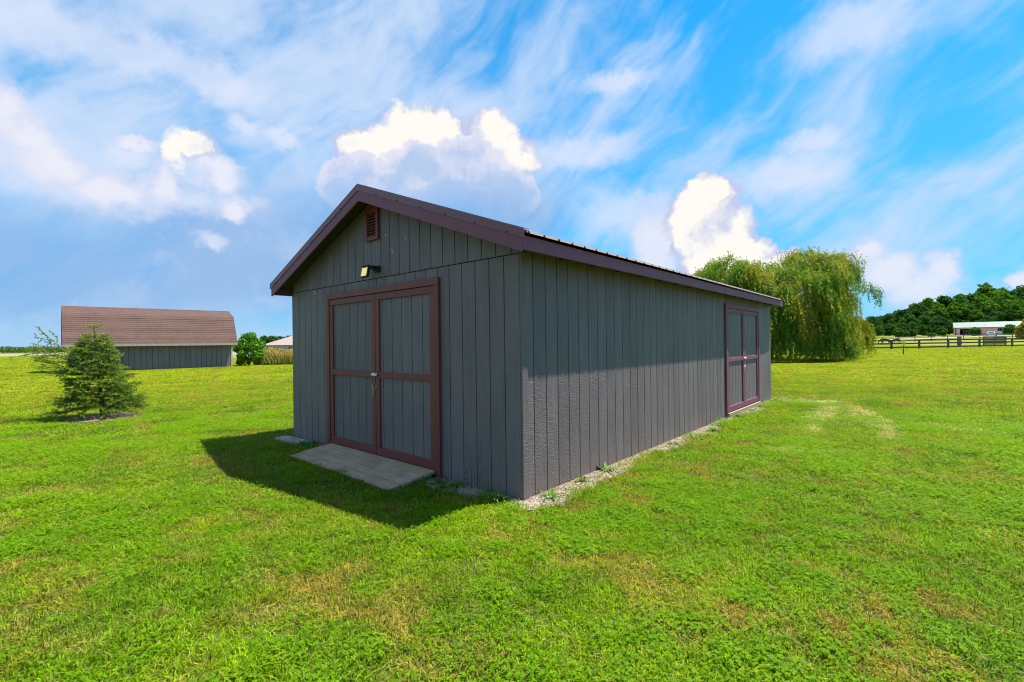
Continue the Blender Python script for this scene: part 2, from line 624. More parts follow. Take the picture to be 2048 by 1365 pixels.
M['rust'] = simple('weathered_planks', (0.17, 0.13, 0.125), 0.9, var=0.35, scale=3, objvar=0.2)
m, t, b = new_mat('lamp_lens')
t.put(b.inputs['Base Color'], (0.8, 0.56, 0.13))
b.inputs['Roughness'].default_value = 0.3
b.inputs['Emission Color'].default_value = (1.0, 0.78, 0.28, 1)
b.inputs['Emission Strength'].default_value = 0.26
M['lens'] = m
m, t, b = new_mat('green_glass')
t.put(b.inputs['Base Color'], (0.05, 0.32, 0.2))
b.inputs['Roughness'].default_value = 0.1
b.inputs['Transmission Weight'].default_value = 0.5
M['glass'] = m

# weathered ramp boards
m, t, b = new_mat('weathered_ramp_board')
p = t.pos()
gr = t.noise(t.vec('MULTIPLY', p, (3, 60, 60)), 1.0, 4, 0.6)
bl = t.noise(p, 3.5, 5, 0.6)
c = t.mix(t.step(bl, 0.35, 0.65), (0.36, 0.235, 0.14), (0.58, 0.41, 0.26))
c = t.mix(t.step(gr, 0.35, 0.7), t.vec('SCALE', c, scale=0.62), c)
c = t.mix(t.math('MULTIPLY', t.rand(), 0.6), c, (0.50, 0.30, 0.19))
moss = t.math('MULTIPLY', t.step(t.sep(p)[1], -0.2, -0.02), t.step(t.noise(p, 7, 4, 0.6), 0.42, 0.6))
c = t.mix(t.math('MULTIPLY', moss, 0.7), c, (0.22, 0.25, 0.06))
t.put(b.inputs['Base Color'], c)
b.inputs['Roughness'].default_value = 0.9
bn = t.node('ShaderNodeBump')
bn.inputs['Strength'].default_value = 0.5
bn.inputs['Distance'].default_value = 0.005
t.put(bn.inputs['Height'], gr)
t.l.new(bn.outputs[0], b.inputs['Normal'])
M['ramp'] = m

# asphalt shingles of the far barn
m, t, b = new_mat('brown_shingle')
p = t.pos()
c = t.mix(t.rand(), (0.085, 0.044, 0.036), (0.125, 0.066, 0.052))
c = t.mix(t.step(t.noise(p, 1.1, 5, 0.65), 0.4, 0.68, 0.0, 0.6), c, (0.075, 0.038, 0.03))
c = t.mix(t.step(t.noise(p, 14, 3, 0.6), 0.45, 0.7, 0.0, 0.45), c, (0.185, 0.105, 0.085))
t.put(b.inputs['Base Color'], c)
b.inputs['Roughness'].default_value = 0.9
M['shingle'] = m

# pebbles
m, t, b = new_mat('pebbles')
r = t.attr('rnd')
c = t.mix(r, (0.15, 0.115, 0.085), (0.38, 0.31, 0.24))
t.put(b.inputs['Base Color'], c)
b.inputs['Roughness'].default_value = 0.8
M['pebble'] = m

# the ground sheet
m, t, b = new_mat('lawn_ground')
c = lawn_color(t, None)
p = t.pos()
fine = t.noise(t.vec('MULTIPLY', p, (1, 1, 0)), 22.0, 4, 0.65)
c = t.vec('SCALE', c, scale=t.math('ADD', 0.17, t.math('MULTIPLY', fine, 0.72)))
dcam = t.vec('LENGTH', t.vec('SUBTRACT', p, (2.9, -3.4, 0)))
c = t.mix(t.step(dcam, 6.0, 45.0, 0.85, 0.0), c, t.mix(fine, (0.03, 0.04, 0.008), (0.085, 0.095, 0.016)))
t.put(b.inputs['Base Color'], c)
b.inputs['Roughness'].default_value = 0.8
b.inputs['Specular IOR Level'].default_value = 0.15
bn = t.node('ShaderNodeBump')
bn.inputs['Strength'].default_value = 0.6
bn.inputs['Distance'].default_value = 0.03
t.put(bn.inputs['Height'], fine)
t.l.new(bn.outputs[0], b.inputs['Normal'])
M['lawn'] = m

M['grass'] = grass_mat('grass_blades')
M['clover'] = grass_mat('clover_leaves', 'clover')
M['spruce'] = leaf_mat('spruce_needles', (0.04, 0.12, 0.010), (0.20, 0.33, 0.02), (0.22, 0.29, 0.018), 0.25, 3.0)
M['willow'] = leaf_mat('willow_leaves', (0.038, 0.14, 0.008), (0.24, 0.37, 0.014), (0.31, 0.31, 0.02), 0.4, 0.5)
M['wood_leaf'] = leaf_mat('woodland_leaves', (0.026, 0.085, 0.022), (0.085, 0.19, 0.034), None, 0.3, rough=.9, spec=.05)
M['wood_leaf2'] = leaf_mat('bright_woodland_leaves', (0.035, 0.11, 0.012), (0.11, 0.225, 0.018), None, 0.3, rough=.9, spec=.05)
M['shrub'] = leaf_mat('shrub_leaves', (0.03, 0.10, 0.010), (0.10, 0.22, 0.02), None, 0.35)
M['yellow_leaf'] = leaf_mat('yellow_leaves', (0.18, 0.20, 0.015), (0.42, 0.36, 0.03), None, 0.4)
M['bush'] = leaf_mat('bush_leaves', (0.045, 0.16, 0.008), (0.18, 0.38, 0.014), None, 0.35)
M['meadow'] = leaf_mat('tall_grass_stalks', (0.20, 0.27, 0.02), (0.55, 0.40, 0.17), None, 0.35)
M['corn'] = leaf_mat('maize_leaves', (0.03, 0.08, 0.012), (0.13, 0.20, 0.03), None, 0.35)
M['weed'] = leaf_mat('weed_leaves', (0.04, 0.13, 0.012), (0.13, 0.27, 0.02), None, 0.4)

# ================================================================== SETTING
# ground sheet: rings round the shed out to the horizon
rad = np.concatenate([np.linspace(0, 12, 13), np.geomspace(14, 420, 60), np.geomspace(470, 4200, 14)])
nseg = 120
vv, ff = [], []
for i, r_ in enumerate(rad):
    for k in range(nseg):
        a = 2 * math.pi * k / nseg
        x, y = 2.9 + r_ * math.cos(a), -3.4 + r_ * math.sin(a)
        vv.append((x, y, float(hgt(x, y))))
for i in range(len(rad) - 1):
    for k in range(nseg):
        k2 = (k + 1) % nseg
        ff.append((i * nseg + k, (i + 1) * nseg + k, (i + 1) * nseg + k2, i * nseg + k2))
mb = MB()
mb.v, mb.f = vv, ff
gr_o = mb.build('ground', M['lawn'], smooth=True)
tag(gr_o, 'mown green lawn with yellow and dry patches reaching to the fields', 'lawn', kind='structure')


def strip(name, pts, w, m, dz=0.006, label=None, cat=None):
    """a flat strip laid on the terrain along pts"""
    mb = MB()
    pts = [np.array(q[:2], float) for q in pts]
    out = []
    for i in range(len(pts) - 1):
        n = max(2, int(np.linalg.norm(pts[i + 1] - pts[i]) / 6))
        for k in range(n):
            out.append(pts[i] + (pts[i + 1] - pts[i]) * k / n)
    out.append(pts[-1])
    for i, q in enumerate(out):
        tg = out[min(i + 1, len(out) - 1)] - out[max(i - 1, 0)]
        tg /= np.linalg.norm(tg)
        nn = np.array([-tg[1], tg[0]]) * w / 2
        for s in (-1, 1):
            e = q + nn * s
            mb.v.append((e[0], e[1], float(hgt(*e)) + dz))
    for i in range(len(out) - 1):
        mb.f.append((2 * i, 2 * i + 2, 2 * i + 3, 2 * i + 1))
    o = mb.build(name, m)
    return tag(o, label, cat, kind='structure')


g0, g1 = ground(0, 710.8), ground(105, 709.6)
dr = (g1 - g0) / np.linalg.norm(g1 - g0)
strip('road', [g0 - dr * 120, g0, g1, g1 + dr * 90], 26, M['asphalt'], 0.02, 'pale country road running past the maize field', 'road')
s0, s1 = at(1700, 680, 125), at(2060, 676, 132)
strip('arena', [(s0 - (s1 - s0) * .5), s0, s1, s1 + (s1 - s0) * .4], 12, M['sand'], 0.05, 'sandy riding track behind the paddock fences', 'track')
a0, a1 = ground(1945, 716.5), ground(2048, 716)
strip('path', [a0, a1, a1 + (a1 - a0) * 1.0], 0.35, M['sand'], 0.012, 'thin pale worn line across the lawn', 'path')

# ================================================================== SHED
P = 0.2032
NF, NR = 24, 48
W_, L_ = P * NF, P * NR
PITCH = 0.376
EX, EZ = 0.265, 2.505            # roof edge: distance out from the wall, height of its top
RX = -W_ / 2


def roof_z(x):
    return EZ + (EX - x) * PITCH if x >= RX else EZ + (x - (-W_ - EX)) * PITCH


shed = empty('garden_shed')
tag(shed, 'large slate grey board-sided shed with plum trim and red-brown double doors', 'shed')
SEAM = 2.375
# ---- walls: dark cores behind the boards
core_f = MB()
core_f.add([(-W_ + .013, .0125, .02), (-.013, .0125, .02), (-.013, .0125, 2.43), (RX, .0125, 2.43 + (W_ / 2 - .013) * PITCH), (-W_ + .013, .0125, 2.43),
            (-W_ + .013, .10, .02), (-.013, .10, .02), (-.013, .10, 2.43), (RX, .10, 2.43 + (W_ / 2 - .013) * PITCH), (-W_ + .013, .10, 2.43)],
           [(0, 1, 2, 3, 4), (9, 8, 7, 6, 5), (0, 5, 6, 1), (1, 6, 7, 2), (2, 7, 8, 3), (3, 8, 9, 4), (4, 9, 5, 0)])
wall_f = core_f.build('wall', M['wall_core'], shed)
wall_f['label'] = 'gabled end wall of vertical boards with a horizontal seam'
wall_r = MB().box(-.10, -.0125, .103, L_ - .013, .02, 2.44).build('wall', M['wall_core'], shed)
wall_r['label'] = 'long side wall of vertical grey boards'
wall_l = MB().box(-W_ + .0, -W_ + .10, .103, L_ - .013, .02, 2.44).build('wall', M['siding'], shed)
wall_b = MB()
wall_b.add([(-W_, L_ - .012, .02), (0, L_ - .012, .02), (0, L_ - .012, 2.43), (RX, L_ - .012, 2.43 + W_ / 2 * PITCH), (-W_, L_ - .012, 2.43),
            (-W_, L_, .02), (0, L_, .02), (0, L_, 2.43), (RX, L_, 2.43 + W_ / 2 * PITCH), (-W_, L_, 2.43)],
           [(0, 1, 2, 3, 4), (9, 8, 7, 6, 5), (0, 5, 6, 1), (1, 6, 7, 2), (2, 7, 8, 3), (3, 8, 9, 4), (4, 9, 5, 0)])
wall_b = wall_b.build('wall', M['siding'], shed)

GAP, TH, CH = 0.009, 0.012, 0.003


def board_mesh(w, z0a, z1a, z1b, axis):
    """one board, bevelled front edges, top may slope from z1a to z1b. axis 'f': along x, faces -y; 'r': along y, faces +x"""
    h = w / 2
    plan = [(-h, TH), (-h, CH), (-h + CH, 0.0), (h - CH, 0.0), (h, CH), (h, TH)]
    mb = MB()
    n = len(plan)
    for top in (0, 1):
        for (u, d) in plan:
            z = z0a if not top else z1a + (z1b - z1a) * (u + h) / w
            mb.v.append((u, d, z) if axis == 'f' else (-d, u, z))
    mb.f = [(i, (i + 1) % n, n + (i + 1) % n, n + i) for i in range(n)] + [tuple(range(n))[::-1], tuple(range(n, 2 * n))]
    return mb.mesh('board', M['siding'])


DX0, DX1, DTOP = -3.73, -1.166, 2.265        # front door frame
bw = P - GAP
full_f = board_mesh(bw, 0.0, SEAM - .004, SEAM - .004, 'f')
short_f = board_mesh(bw, DTOP - .06, SEAM - .004, SEAM - .004, 'f')
for k in range(NF):
    xc = -P * (k + .5)
    me = short_f if DX0 + .05 < xc - bw / 2 and xc + bw / 2 < DX1 - .05 else full_f
    link('board', me, wall_f, (xc, 0, 0))
for k in range(NF + 1):                       # gable boards sit half a step over and just proud
    xc = -P * k
    xa, xb = max(xc - bw / 2, -W_ + .002), min(xc + bw / 2, -.002)
    w = xb - xa
    xm = (xa + xb) / 2
    off = 0.085
    za, zb = roof_z(xa) - off, roof_z(xb) - off
    if xa < RX < xb:
        za = zb = roof_z(RX) - off - 0.02
    link('board', board_mesh(w, SEAM + .006, za, zb, 'f'), wall_f, (xm, -.004, 0))
RY0, RY1, RTOP = 6.15, 8.60, 2.235           # side door frame
full_r = board_mesh(bw, 0.0, 2.44, 2.44, 'r')
short_r = board_mesh(bw, RTOP - .05, 2.44, 2.44, 'r')
for k in range(NR):
    yc = P * (k + .5)
    me = short_r if RY0 + .05 < yc - bw / 2 and yc + bw / 2 < RY1 - .05 else full_r
    link('board', me, wall_r, (0, yc, 0))
# ---- corner boards
MB().box(.0015, .020, .002, .088, -.02, 2.40).build('corner_trim', M['siding'], shed, bevel=.003)
MB().box(-W_ - .085, -W_ - .006, .012, .05, .0, 2.36).build('corner_trim', M['siding'], shed, bevel=.003)
MB().box(-.05, -.008, L_ + .004, L_ + .09, .0, 2.40).build('corner_trim', M['siding'], shed, bevel=.003)
MB().box(-W_, -.002, L_ + .091, L_ + .10, -.05, .0).build('foundation', M['concrete'], shed)
MB().box(-W_ + .04, -.05, .05, L_ - .05, -.06, .019).build('foundation', M['concrete'], shed)

# ---- roof: ribbed metal sheets over dark decking, barge boards, eave boards, ridge cap
OF = 0.256
roof = MB().add([(-W_ - EX + .04, -OF + .02, EZ - .055), (RX, -OF + .02, roof_z(RX) - .04), (EX - .04, -OF + .02, EZ - .055), (EX - .04, -OF + .02, EZ - .028), (RX, -OF + .02, roof_z(RX) - .014), (-W_ - EX + .04, -OF + .02, EZ - .028),
                 (-W_ - EX + .04, L_ + OF - .02, EZ - .055), (RX, L_ + OF - .02, roof_z(RX) - .04), (EX - .04, L_ + OF - .02, EZ - .055), (EX - .04, L_ + OF - .02, EZ - .028), (RX, L_ + OF - .02, roof_z(RX) - .014), (-W_ - EX + .04, L_ + OF - .02, EZ - .028)],
                [(0, 1, 4, 5), (1, 2, 3, 4), (11, 10, 7, 6), (10, 9, 8, 7), (0, 6, 7, 1), (1, 7, 8, 2), (3, 9, 10, 4), (4, 10, 11, 5), (2, 8, 9, 3), (5, 11, 6, 0)]
                ).build('roof', M['soffit'], shed)


def rib_sheet(side):
    """one sheet 0.914 m wide with four ribs, from the ridge down to the eave"""
    pitch, w = 0.2285, 0.914
    prof = []
    for i in range(4):
        b0 = i * pitch
        prof += [(b0, 0), (b0 + .012, .019), (b0 + .030, .019), (b0 + .042, 0)]
    prof.append((w - .002, 0))
    mb = MB()
    xe = EX + .02 if side > 0 else -W_ - EX - .02
    ze = EZ - .02 * PITCH
    for (x, z) in ((RX, roof_z(RX)), (xe, ze)):
        for (u, h) in prof:
            mb.v.append((x, u, z + h - .008))
    n = len(prof)
    for (x, z) in ((RX, roof_z(RX)), (xe, ze)):
        for (u, h) in prof:
            mb.v.append((x, u, z + h - .0105))
    for i in range(n - 1):
        mb.f.append((i, i + 1, n + i + 1, n + i))
        mb.f.append((2 * n + i + 1, 2 * n + i, 3 * n + i, 3 * n + i + 1))
        mb.f.append((n + i, n + i + 1, 3 * n + i + 1, 3 * n + i))
    return mb.mesh('roof_sheet', M['roof'])


for side in (1, -1):
    me = rib_sheet(side)
    for k in range(11):
        link('roof_sheet', me, roof, (0, -OF + .035 + k * .914, 0))
cap = MB()
for s in (1, -1):
    x1 = RX + s * .17
    cap.hull8([(RX, -OF - .012, roof_z(RX) + .016), (x1, -OF - .012, roof_z(RX) - .17 * PITCH + .016), (x1, L_ + OF, roof_z(RX) - .17 * PITCH + .016), (RX, L_ + OF, roof_z(RX) + .016),
               (RX, -OF - .012, roof_z(RX) + .020), (x1, -OF - .012, roof_z(RX) - .17 * PITCH + .020), (x1, L_ + OF, roof_z(RX) - .17 * PITCH + .020), (RX, L_ + OF, roof_z(RX) + .020)])
cap.build('ridge_cap', M['roof'], roof)


def slope_bar(s, y0, y1, d0, d1, xin, xout):
    """bar following the gable slope between vertical offsets d0..d1 below the roof line"""
    xa = RX if xin is None else xin
    xb = xout if s > 0 else -W_ - xout
    za, zb = roof_z(RX), roof_z(xb) if abs(xb - RX) > 1e-6 else roof_z(RX)
    if s > 0:
        zb = EZ + (EX - xb) * PITCH
    else:
        zb = EZ + (xb + W_ + EX) * PITCH
    lo, hi = (xa, xb) if s > 0 else (xb, xa)
    zl, zh = (za, zb) if s > 0 else (zb, za)
    return MB().hull8([(lo, y0, zl - d1), (hi, y0, zh - d1), (hi, y1, zh - d1), (lo, y1, zl - d1),
                       (lo, y0, zl - d0), (hi, y0, zh - d0), (hi, y1, zh - d0), (lo, y1, zl - d0)])


for yy, s_ in ((-OF, -1), (L_ + OF, 1)):
    for s in (1, -1):
        y0, y1 = sorted((yy, yy - s_ * .022))
        slope_bar(s, y0, y1, .045, .190, None, EX - .022).build('barge_board', M['fascia'], roof, bevel=.002)
        y0, y1 = sorted((yy + s_ * .0085, yy + s_ * .0015))
        rk = slope_bar(s, y0, y1, -.018, .062, None, EX + .014).build('rake_trim', M['metal_trim'], roof)
        if s_ < 0:
            y0, y1 = -OF - .0085, -OF + .07
            slope_bar(s, y0, y1, -.026, -.0185, None, EX + .014).build('rake_trim', M['metal_trim'], roof)
            for k in range(1, 7):
                x = RX + s * k * .42
                z = EZ + (EX - x) * PITCH if s > 0 else EZ + (x + W_ + EX) * PITCH
                MB().box(x - .006, x + .006, -OF - .016, -OF - .0085, z - .058, z - .046).build('screw', M['black'], rk)
for s in (1, -1):
    x1 = EX - .02 if s > 0 else -W_ - EX + .02
    x0, x1 = sorted((x1, x1 - s * .024))
    MB().box(x0, x1, -OF + .0235, L_ + OF - .0235, 2.345, 2.472).build('eave_board', M['fascia'], roof, bevel=.002)
    # soffit blocks (rafter tails) under the eaves
    for k in range(17):
        yk = .05 + k * .61
        xa, xb = sorted((EX - .05 if s > 0 else -W_ - EX + .05, -.0 if s > 0 else -W_))
        MB().box(xa, xb, yk, yk + .038, 2.39, 2.455).build('rafter_tail', M['soffit'], roof)

# ---- louvred gable vent
vx0, vx1, vz0, vz1 = -2.64, -2.345, 2.875, 3.285
vent = MB()
vent.box(vx0, vx0 + .045, -.04, -.006, vz0, vz1)
vent.box(vx1 - .045, vx1, -.04, -.006, vz0, vz1)
vent.box(vx0 + .0455, vx1 - .0455, -.039, -.006, vz0, vz0 + .05)
arc = [(vx0 + (vx1 - vx0) * i / 8, vz1 + .045 * math.sin(math.pi * i / 8)) for i in range(9)]
prof = [(x, 0, z) for x, z in arc] + [(vx1 - .001, 0, vz1 - .055), (vx0 + .001, 0, vz1 - .055)]
vent.extrude(prof, (0, -.041, 0), (0, -.007, 0))
vent = vent.build('vent', M['vent'], shed, bevel=.003)
MB().box(vx0 + .046, vx1 - .046, -.008, -.0055, vz0 + .051, vz1 - .056).build('backing', M['dark'], vent)
for k in range(8):
    z = vz0 + .058 + k * .0375
    MB().hull8([(vx0 + .046, -.034, z), (vx1 - .046, -.034, z), (vx1 - .046, -.012, z + .026), (vx0 + .046, -.012, z + .026),
                (vx0 + .046, -.034, z + .005), (vx1 - .046, -.034, z + .005), (vx1 - .046, -.012, z + .031), (vx0 + .046, -.012, z + .031)]).build('slat', M['vent'], vent)


# ---- doors. local frame: u along the wall, d outwards from the wall face, z up
def door_unit(to, u0, u1, zb, ztop, mat_t, board_u0, label):
    fr = MB()
    JW, HW = .085, .085

    def bx(mb, ua, ub, da, db, za, zc):
        a, b_ = to(ua, da), to(ub, db)
        x0, x1 = sorted((a[0], b_[0]))
        y0, y1 = sorted((a[1], b_[1]))
        return mb.box(x0, x1, y0, y1, za, zc)
    frame = bx(MB(), u0, u0 + JW, .001, .036, .0, ztop - HW).build('door_frame', mat_t, shed, bevel=.003)
    frame['label'] = label
    bx(MB(), u1 - JW, u1, .001, .036, .0, ztop - HW).build('jamb', mat_t, frame, bevel=.003)
    bx(MB(), u0, u1, .001, .037, ztop - HW + .001, ztop).build('head', mat_t, frame, bevel=.003)
    bx(MB(), u0 + JW - .02, u1 - JW + .02, -.012, -.009, zb, ztop - HW + .02).build('backing', M['wall_core'], frame)
    mid = (u0 + u1) / 2
    i0, i1 = u0 + JW + .006, u1 - JW - .006
    z1 = ztop - HW - .006
    leafs = []
    for (a, c) in ((i0, mid - .004), (mid + .004, i1)):
        SW, TR, MR, BR = .082, .082, .075, .105
        leaf = bx(MB(), a, a + SW, -.004, .024, zb + BR, z1 - TR).build('door', mat_t, shed, bevel=.003)
        bx(MB(), c - SW, c, -.004, .024, zb + BR, z1 - TR).build('stile', mat_t, leaf, bevel=.003)
        bx(MB(), a, c, -.004, .025, z1 - TR + .001, z1).build('rail', mat_t, leaf, bevel=.003)
        bx(MB(), a + SW, c - SW, -.004, .0235, 1.085, 1.085 + MR).build('rail', mat_t, leaf, bevel=.003)
        bx(MB(), a, c, -.004, .025, zb, zb + BR - .001).build('rail', mat_t, leaf, bevel=.003)
        # boards of the leaf
        u = a + SW - .01
        n0 = math.floor((u - board_u0) / P)
        grooves = [board_u0 + P * (n0 + i) for i in range(9)]
        cuts = [u] + [g_ for g_ in grooves if u + .02 < g_ < c - SW + .01 - .02] + [c - SW + .01]
        for i in range(len(cuts) - 1):
            bx(MB(), cuts[i] + GAP / 2, cuts[i + 1] - GAP / 2, -.009, .001, zb + BR - .02, z1 - TR + .02).build('board', M['siding'], leaf, bevel=.002)
        leafs.append(leaf)
    return leafs


lf = door_unit(lambda u, d: (u, -d), DX0, DX1, .085, DTOP, M['trim'], -P * 12 - .07, 'red-brown frame of the gable end doors')
rf = door_unit(lambda u, d: (d, u), RY0, RY1, .10, RTOP, M['fascia'], RY0 + .07, 'plum frame of the side wall doors')


def latch(parent, to, u, z):
    o = MB()
    for (du, dz, r0) in ((-.05, .0, .017), (-.02, .006, .021), (.012, -.003, .019), (.045, .004, .016)):
        c0 = np.array(to(u + du, .045))
        tb = [np.array([*c0, z + dz]) + r0 * .5 * np.array([math.cos(a), 0, math.sin(a)]) for a in np.linspace(0, 2 * math.pi, 9)]
        o.tube(tb, r0 * .62, 6)
    o.build('latch', M['white'], parent, smooth=True)
    ch = MB()
    pts = [(u - .05, z - .14), (u - .055, z - .17), (u - .04, z - .2), (u - .045, z - .25), (u - .05, z - .29), (u - .03, z - .30)]
    ch.tube([(*to(a, .036), b_) for a, b_ in pts], .005, 6)
    ch.tube([(*to(a, .036), b_) for a, b_ in ((u - .045, z - .2), (u, z - .185), (u + .03, z - .165), (u + .035, z - .14))], .005, 6)
    ch.build('chain', M['steel'], parent, smooth=True)


latch(lf[1], lambda u, d: (u, -d), (DX0 + DX1) / 2, 1.125)
latch(rf[1], lambda u, d: (d, u), (RY0 + RY1) / 2, 1.125)
sl = MB().box(.022, .06, RY0 + .05, RY1 - .03, .0, .085).build('sill', M['bare'], shed, bevel=.004)
sl['label'] = 'bare pale timber sill under the side doors'
# bird marks on the gable
for (x, y, l, w) in ((772, 470, .035, .009), (811, 477, .022, .008), (784, 501, .07, .009), (630, 586, .06, .014)):
    d = ray(x, y)
    q = CAM + d * ((-.0065 - CAM[1]) / d[1])
    MB().add([(-w / 2, 0, 0), (0, -.0015, -l * .5), (w / 2, 0, 0), (w * .3, 0, l * .5), (-w * .3, 0, l * .45), (w * .35 + .01, 0, -l * .4)],
             [(0, 1, 2), (0, 2, 3, 4), (1, 5, 2)]).build('bird_mark', M['white'], shed, loc=q)

# ================================================================== WALL LAMP, RAMP, SLAB, BOTTLE
lamp = empty('wall_lamp', (-2.40, -.006, 2.49))
lamp.scale = (.85, .85, .85)
tag(lamp, 'black solar wall lamp with tilted yellow panel above the gable doors', 'lamp')
MB().box(-.075, .075, -.045, 0, -.045, .045).build('mount', M['black'], lamp, bevel=.006)
MB().box(-.13, .05, -.13, -.046, .005, .04).build('arm', M['black'], lamp, bevel=.005)
hd = MB()
a = R(12)
ex, ez = np.array([0, -math.sin(a), -math.cos(a)]), np.array([0, -math.cos(a), math.sin(a)])
def hp(u, v, w):
    return np.array([u * 1.05 - .085, -.14, .03]) + ex * v + ez * w
def slab8(u0, u1, v0, v1, w0, w1):
    return [hp(u0, v0, w0), hp(u1, v0, w0), hp(u1, v1, w0), hp(u0, v1, w0), hp(u0, v0, w1), hp(u1, v0, w1), hp(u1, v1, w1), hp(u0, v1, w1)]
MB().hull8(slab8(-.085, .085, 0, .165, -.02, .02)).build('head', M['black'], lamp, bevel=.006)
MB().hull8(slab8(-.068, .068, .022, .150, .0205, .026)).build('panel', M['lens'], lamp, bevel=.003)
MB().hull8(slab8(-.08, .08, -.02, -.001, -.05, .03)).build('visor', M['black'], lamp, bevel=.004)

ramp = empty('wooden_ramp', (-2.43, -.03, 0))
tag(ramp, 'low weathered plank ramp leading up to the gable doors', 'ramp')
rz = lambda y: .088 + (y) * .115
x0, x1 = -1.17, 1.17
edges = [0, -.152, -.304, -.456, -.615]
for i in range(4):
    ya, yb = edges[i] - .007, edges[i + 1] + .007
    j0, j1 = rng.uniform(-.012, .012, 2)
    dz = rng.uniform(-.002, .002)
    MB().hull8([(x0 + j0, yb, rz(yb) - .036 + dz), (x1 + j1, yb, rz(yb) - .036 + dz), (x1 + j1, ya, rz(ya) - .036 + dz), (x0 + j0, ya, rz(ya) - .036 + dz),
                (x0 + j0, yb, rz(yb) + dz), (x1 + j1, yb, rz(yb) + dz), (x1 + j1, ya, rz(ya) + dz), (x0 + j0, ya, rz(ya) + dz)]).build('plank', M['ramp'], ramp, bevel=.004)
for x in (x0 + .03, -.02, x1 - .07):
    MB().hull8([(x, -.55, -.03), (x + .04, -.55, -.03), (x + .04, -.02, -.03), (x, -.02, -.03), (x, -.55, rz(-.55) - .038), (x + .04, -.55, rz(-.55) - .038), (x + .04, -.02, rz(-.02) - .038), (x, -.02, rz(-.02) - .038)]).build('bearer', M['bare'], ramp)

slab = MB()
n = 11
top = []
for i in range(n):
    a = 2 * math.pi * i / n
    top.append((math.cos(a) * .42 * (1 + rng.uniform(-.16, .16)), math.sin(a) * .13 * (1 + rng.uniform(-.2, .2))))
slab.v = [(x * 1.08, y * 1.1, -.05) for x, y in top] + [(x, y, .03 + rng.uniform(-.008, .008)) for x, y in top] + [(0, 0, .045)]
slab.f = [(i, (i + 1) % n, n + (i + 1) % n, n + i) for i in range(n)] + [(n + i, n + (i + 1) % n, 2 * n) for i in range(n)]
slab = slab.build('concrete_slab', M['concrete'], loc=(-4.68, -.17, 0))
tag(slab, 'rough pinkish concrete lump at the foot of the shed corner left of the ramp', 'slab')
bt = empty('glass_bottle', (-4.12, -.17, .03))
tag(bt, 'small green glass bottle lying by the concrete lump', 'bottle')
MB().tube([(-.09, 0, .035), (-.085, 0, .035), (.03, 0, .036), (.06, 0, .036), (.11, 0, .037)], [.02, .033, .033, .015, .014], 10).build('body', M['glass'], bt, smooth=True)
MB().tube([(.108, 0, .037), (.125, 0, .037)], .017, 10).build('neck_ring', M['glass'], bt, smooth=True)
for o, d in ((bt, .5),):
    o.rotation_euler = (0, 0, d)

# ================================================================== GRASS, CLOVER, GRAVEL
prng = np.random.default_rng(21)


def wob(y, s=0.0):
    return 0.5 + 0.25 * np.sin(y * 1.9 + s) + 0.17 * np.sin(y * 4.3 + 1 + s * 2) + .08 * np.sin(y * 9.1 + s)


def bare_zone(x, y):
    """where gravel and dirt replace grass: along the side wall, and in front right of the ramp"""
    right = (x > -.02) & (y > -.15) & (y < L_ + .45) & (x < .13 + .27 * wob(y))
    front = (y < .02) & (x > -1.28) & (x < .12) & (y > -(.10 + .26 * wob(x * 2.3 + 2, 1.0) * ss(.15, -.5, x)))
    left = (y < .02) & (x < -3.55) & (x > -5.05) & (y > -.28)
    return right | front | left


def hard_zone(x, y):
    shed_ = (x > -W_ - .12) & (x < .03) & (y > -.02) & (y < L_ + .12)
    rmp = (x > -3.67) & (x < -1.23) & (y > -.63) & (y < 0)
    sx, sy = -10.55, -1.66
    bed = ((x - sx - .15) / .95) ** 2 + ((y - sy) / .8) ** 2 < 1
    return shed_ | rmp | bed


dirt = MB()
for (pts) in ([(.0, -.18), (.18, -.16), *[(.16 + .27 * float(wob(y)), y) for y in np.arange(0, L_ + .4, .15)], (.0, L_ + .42)],
              [(.1, .012), (-1.3, .012), *[(x, -(.12 + .26 * float(wob(x * 2.3 + 2, 1.0) * ss(.15, -.5, x)))) for x in np.arange(-1.28, .12, .1)]],
              [(-3.55, .012), (-5.05, .012), (-5.1, -.25), (-4.4, -.3), (-3.58, -.22)]):
    o = len(dirt.v)
    dirt.v += [(x, y, .006 if i == 0 else .006) for i, (x, y) in enumerate(pts)]
    dirt.f.append(tuple(range(o, o + len(pts))))
dirt_o = dirt.build('dirt_margin', M['dirt'])
tag(dirt_o, 'bare dirt margin along the foot of the shed walls', 'dirt', kind='structure')


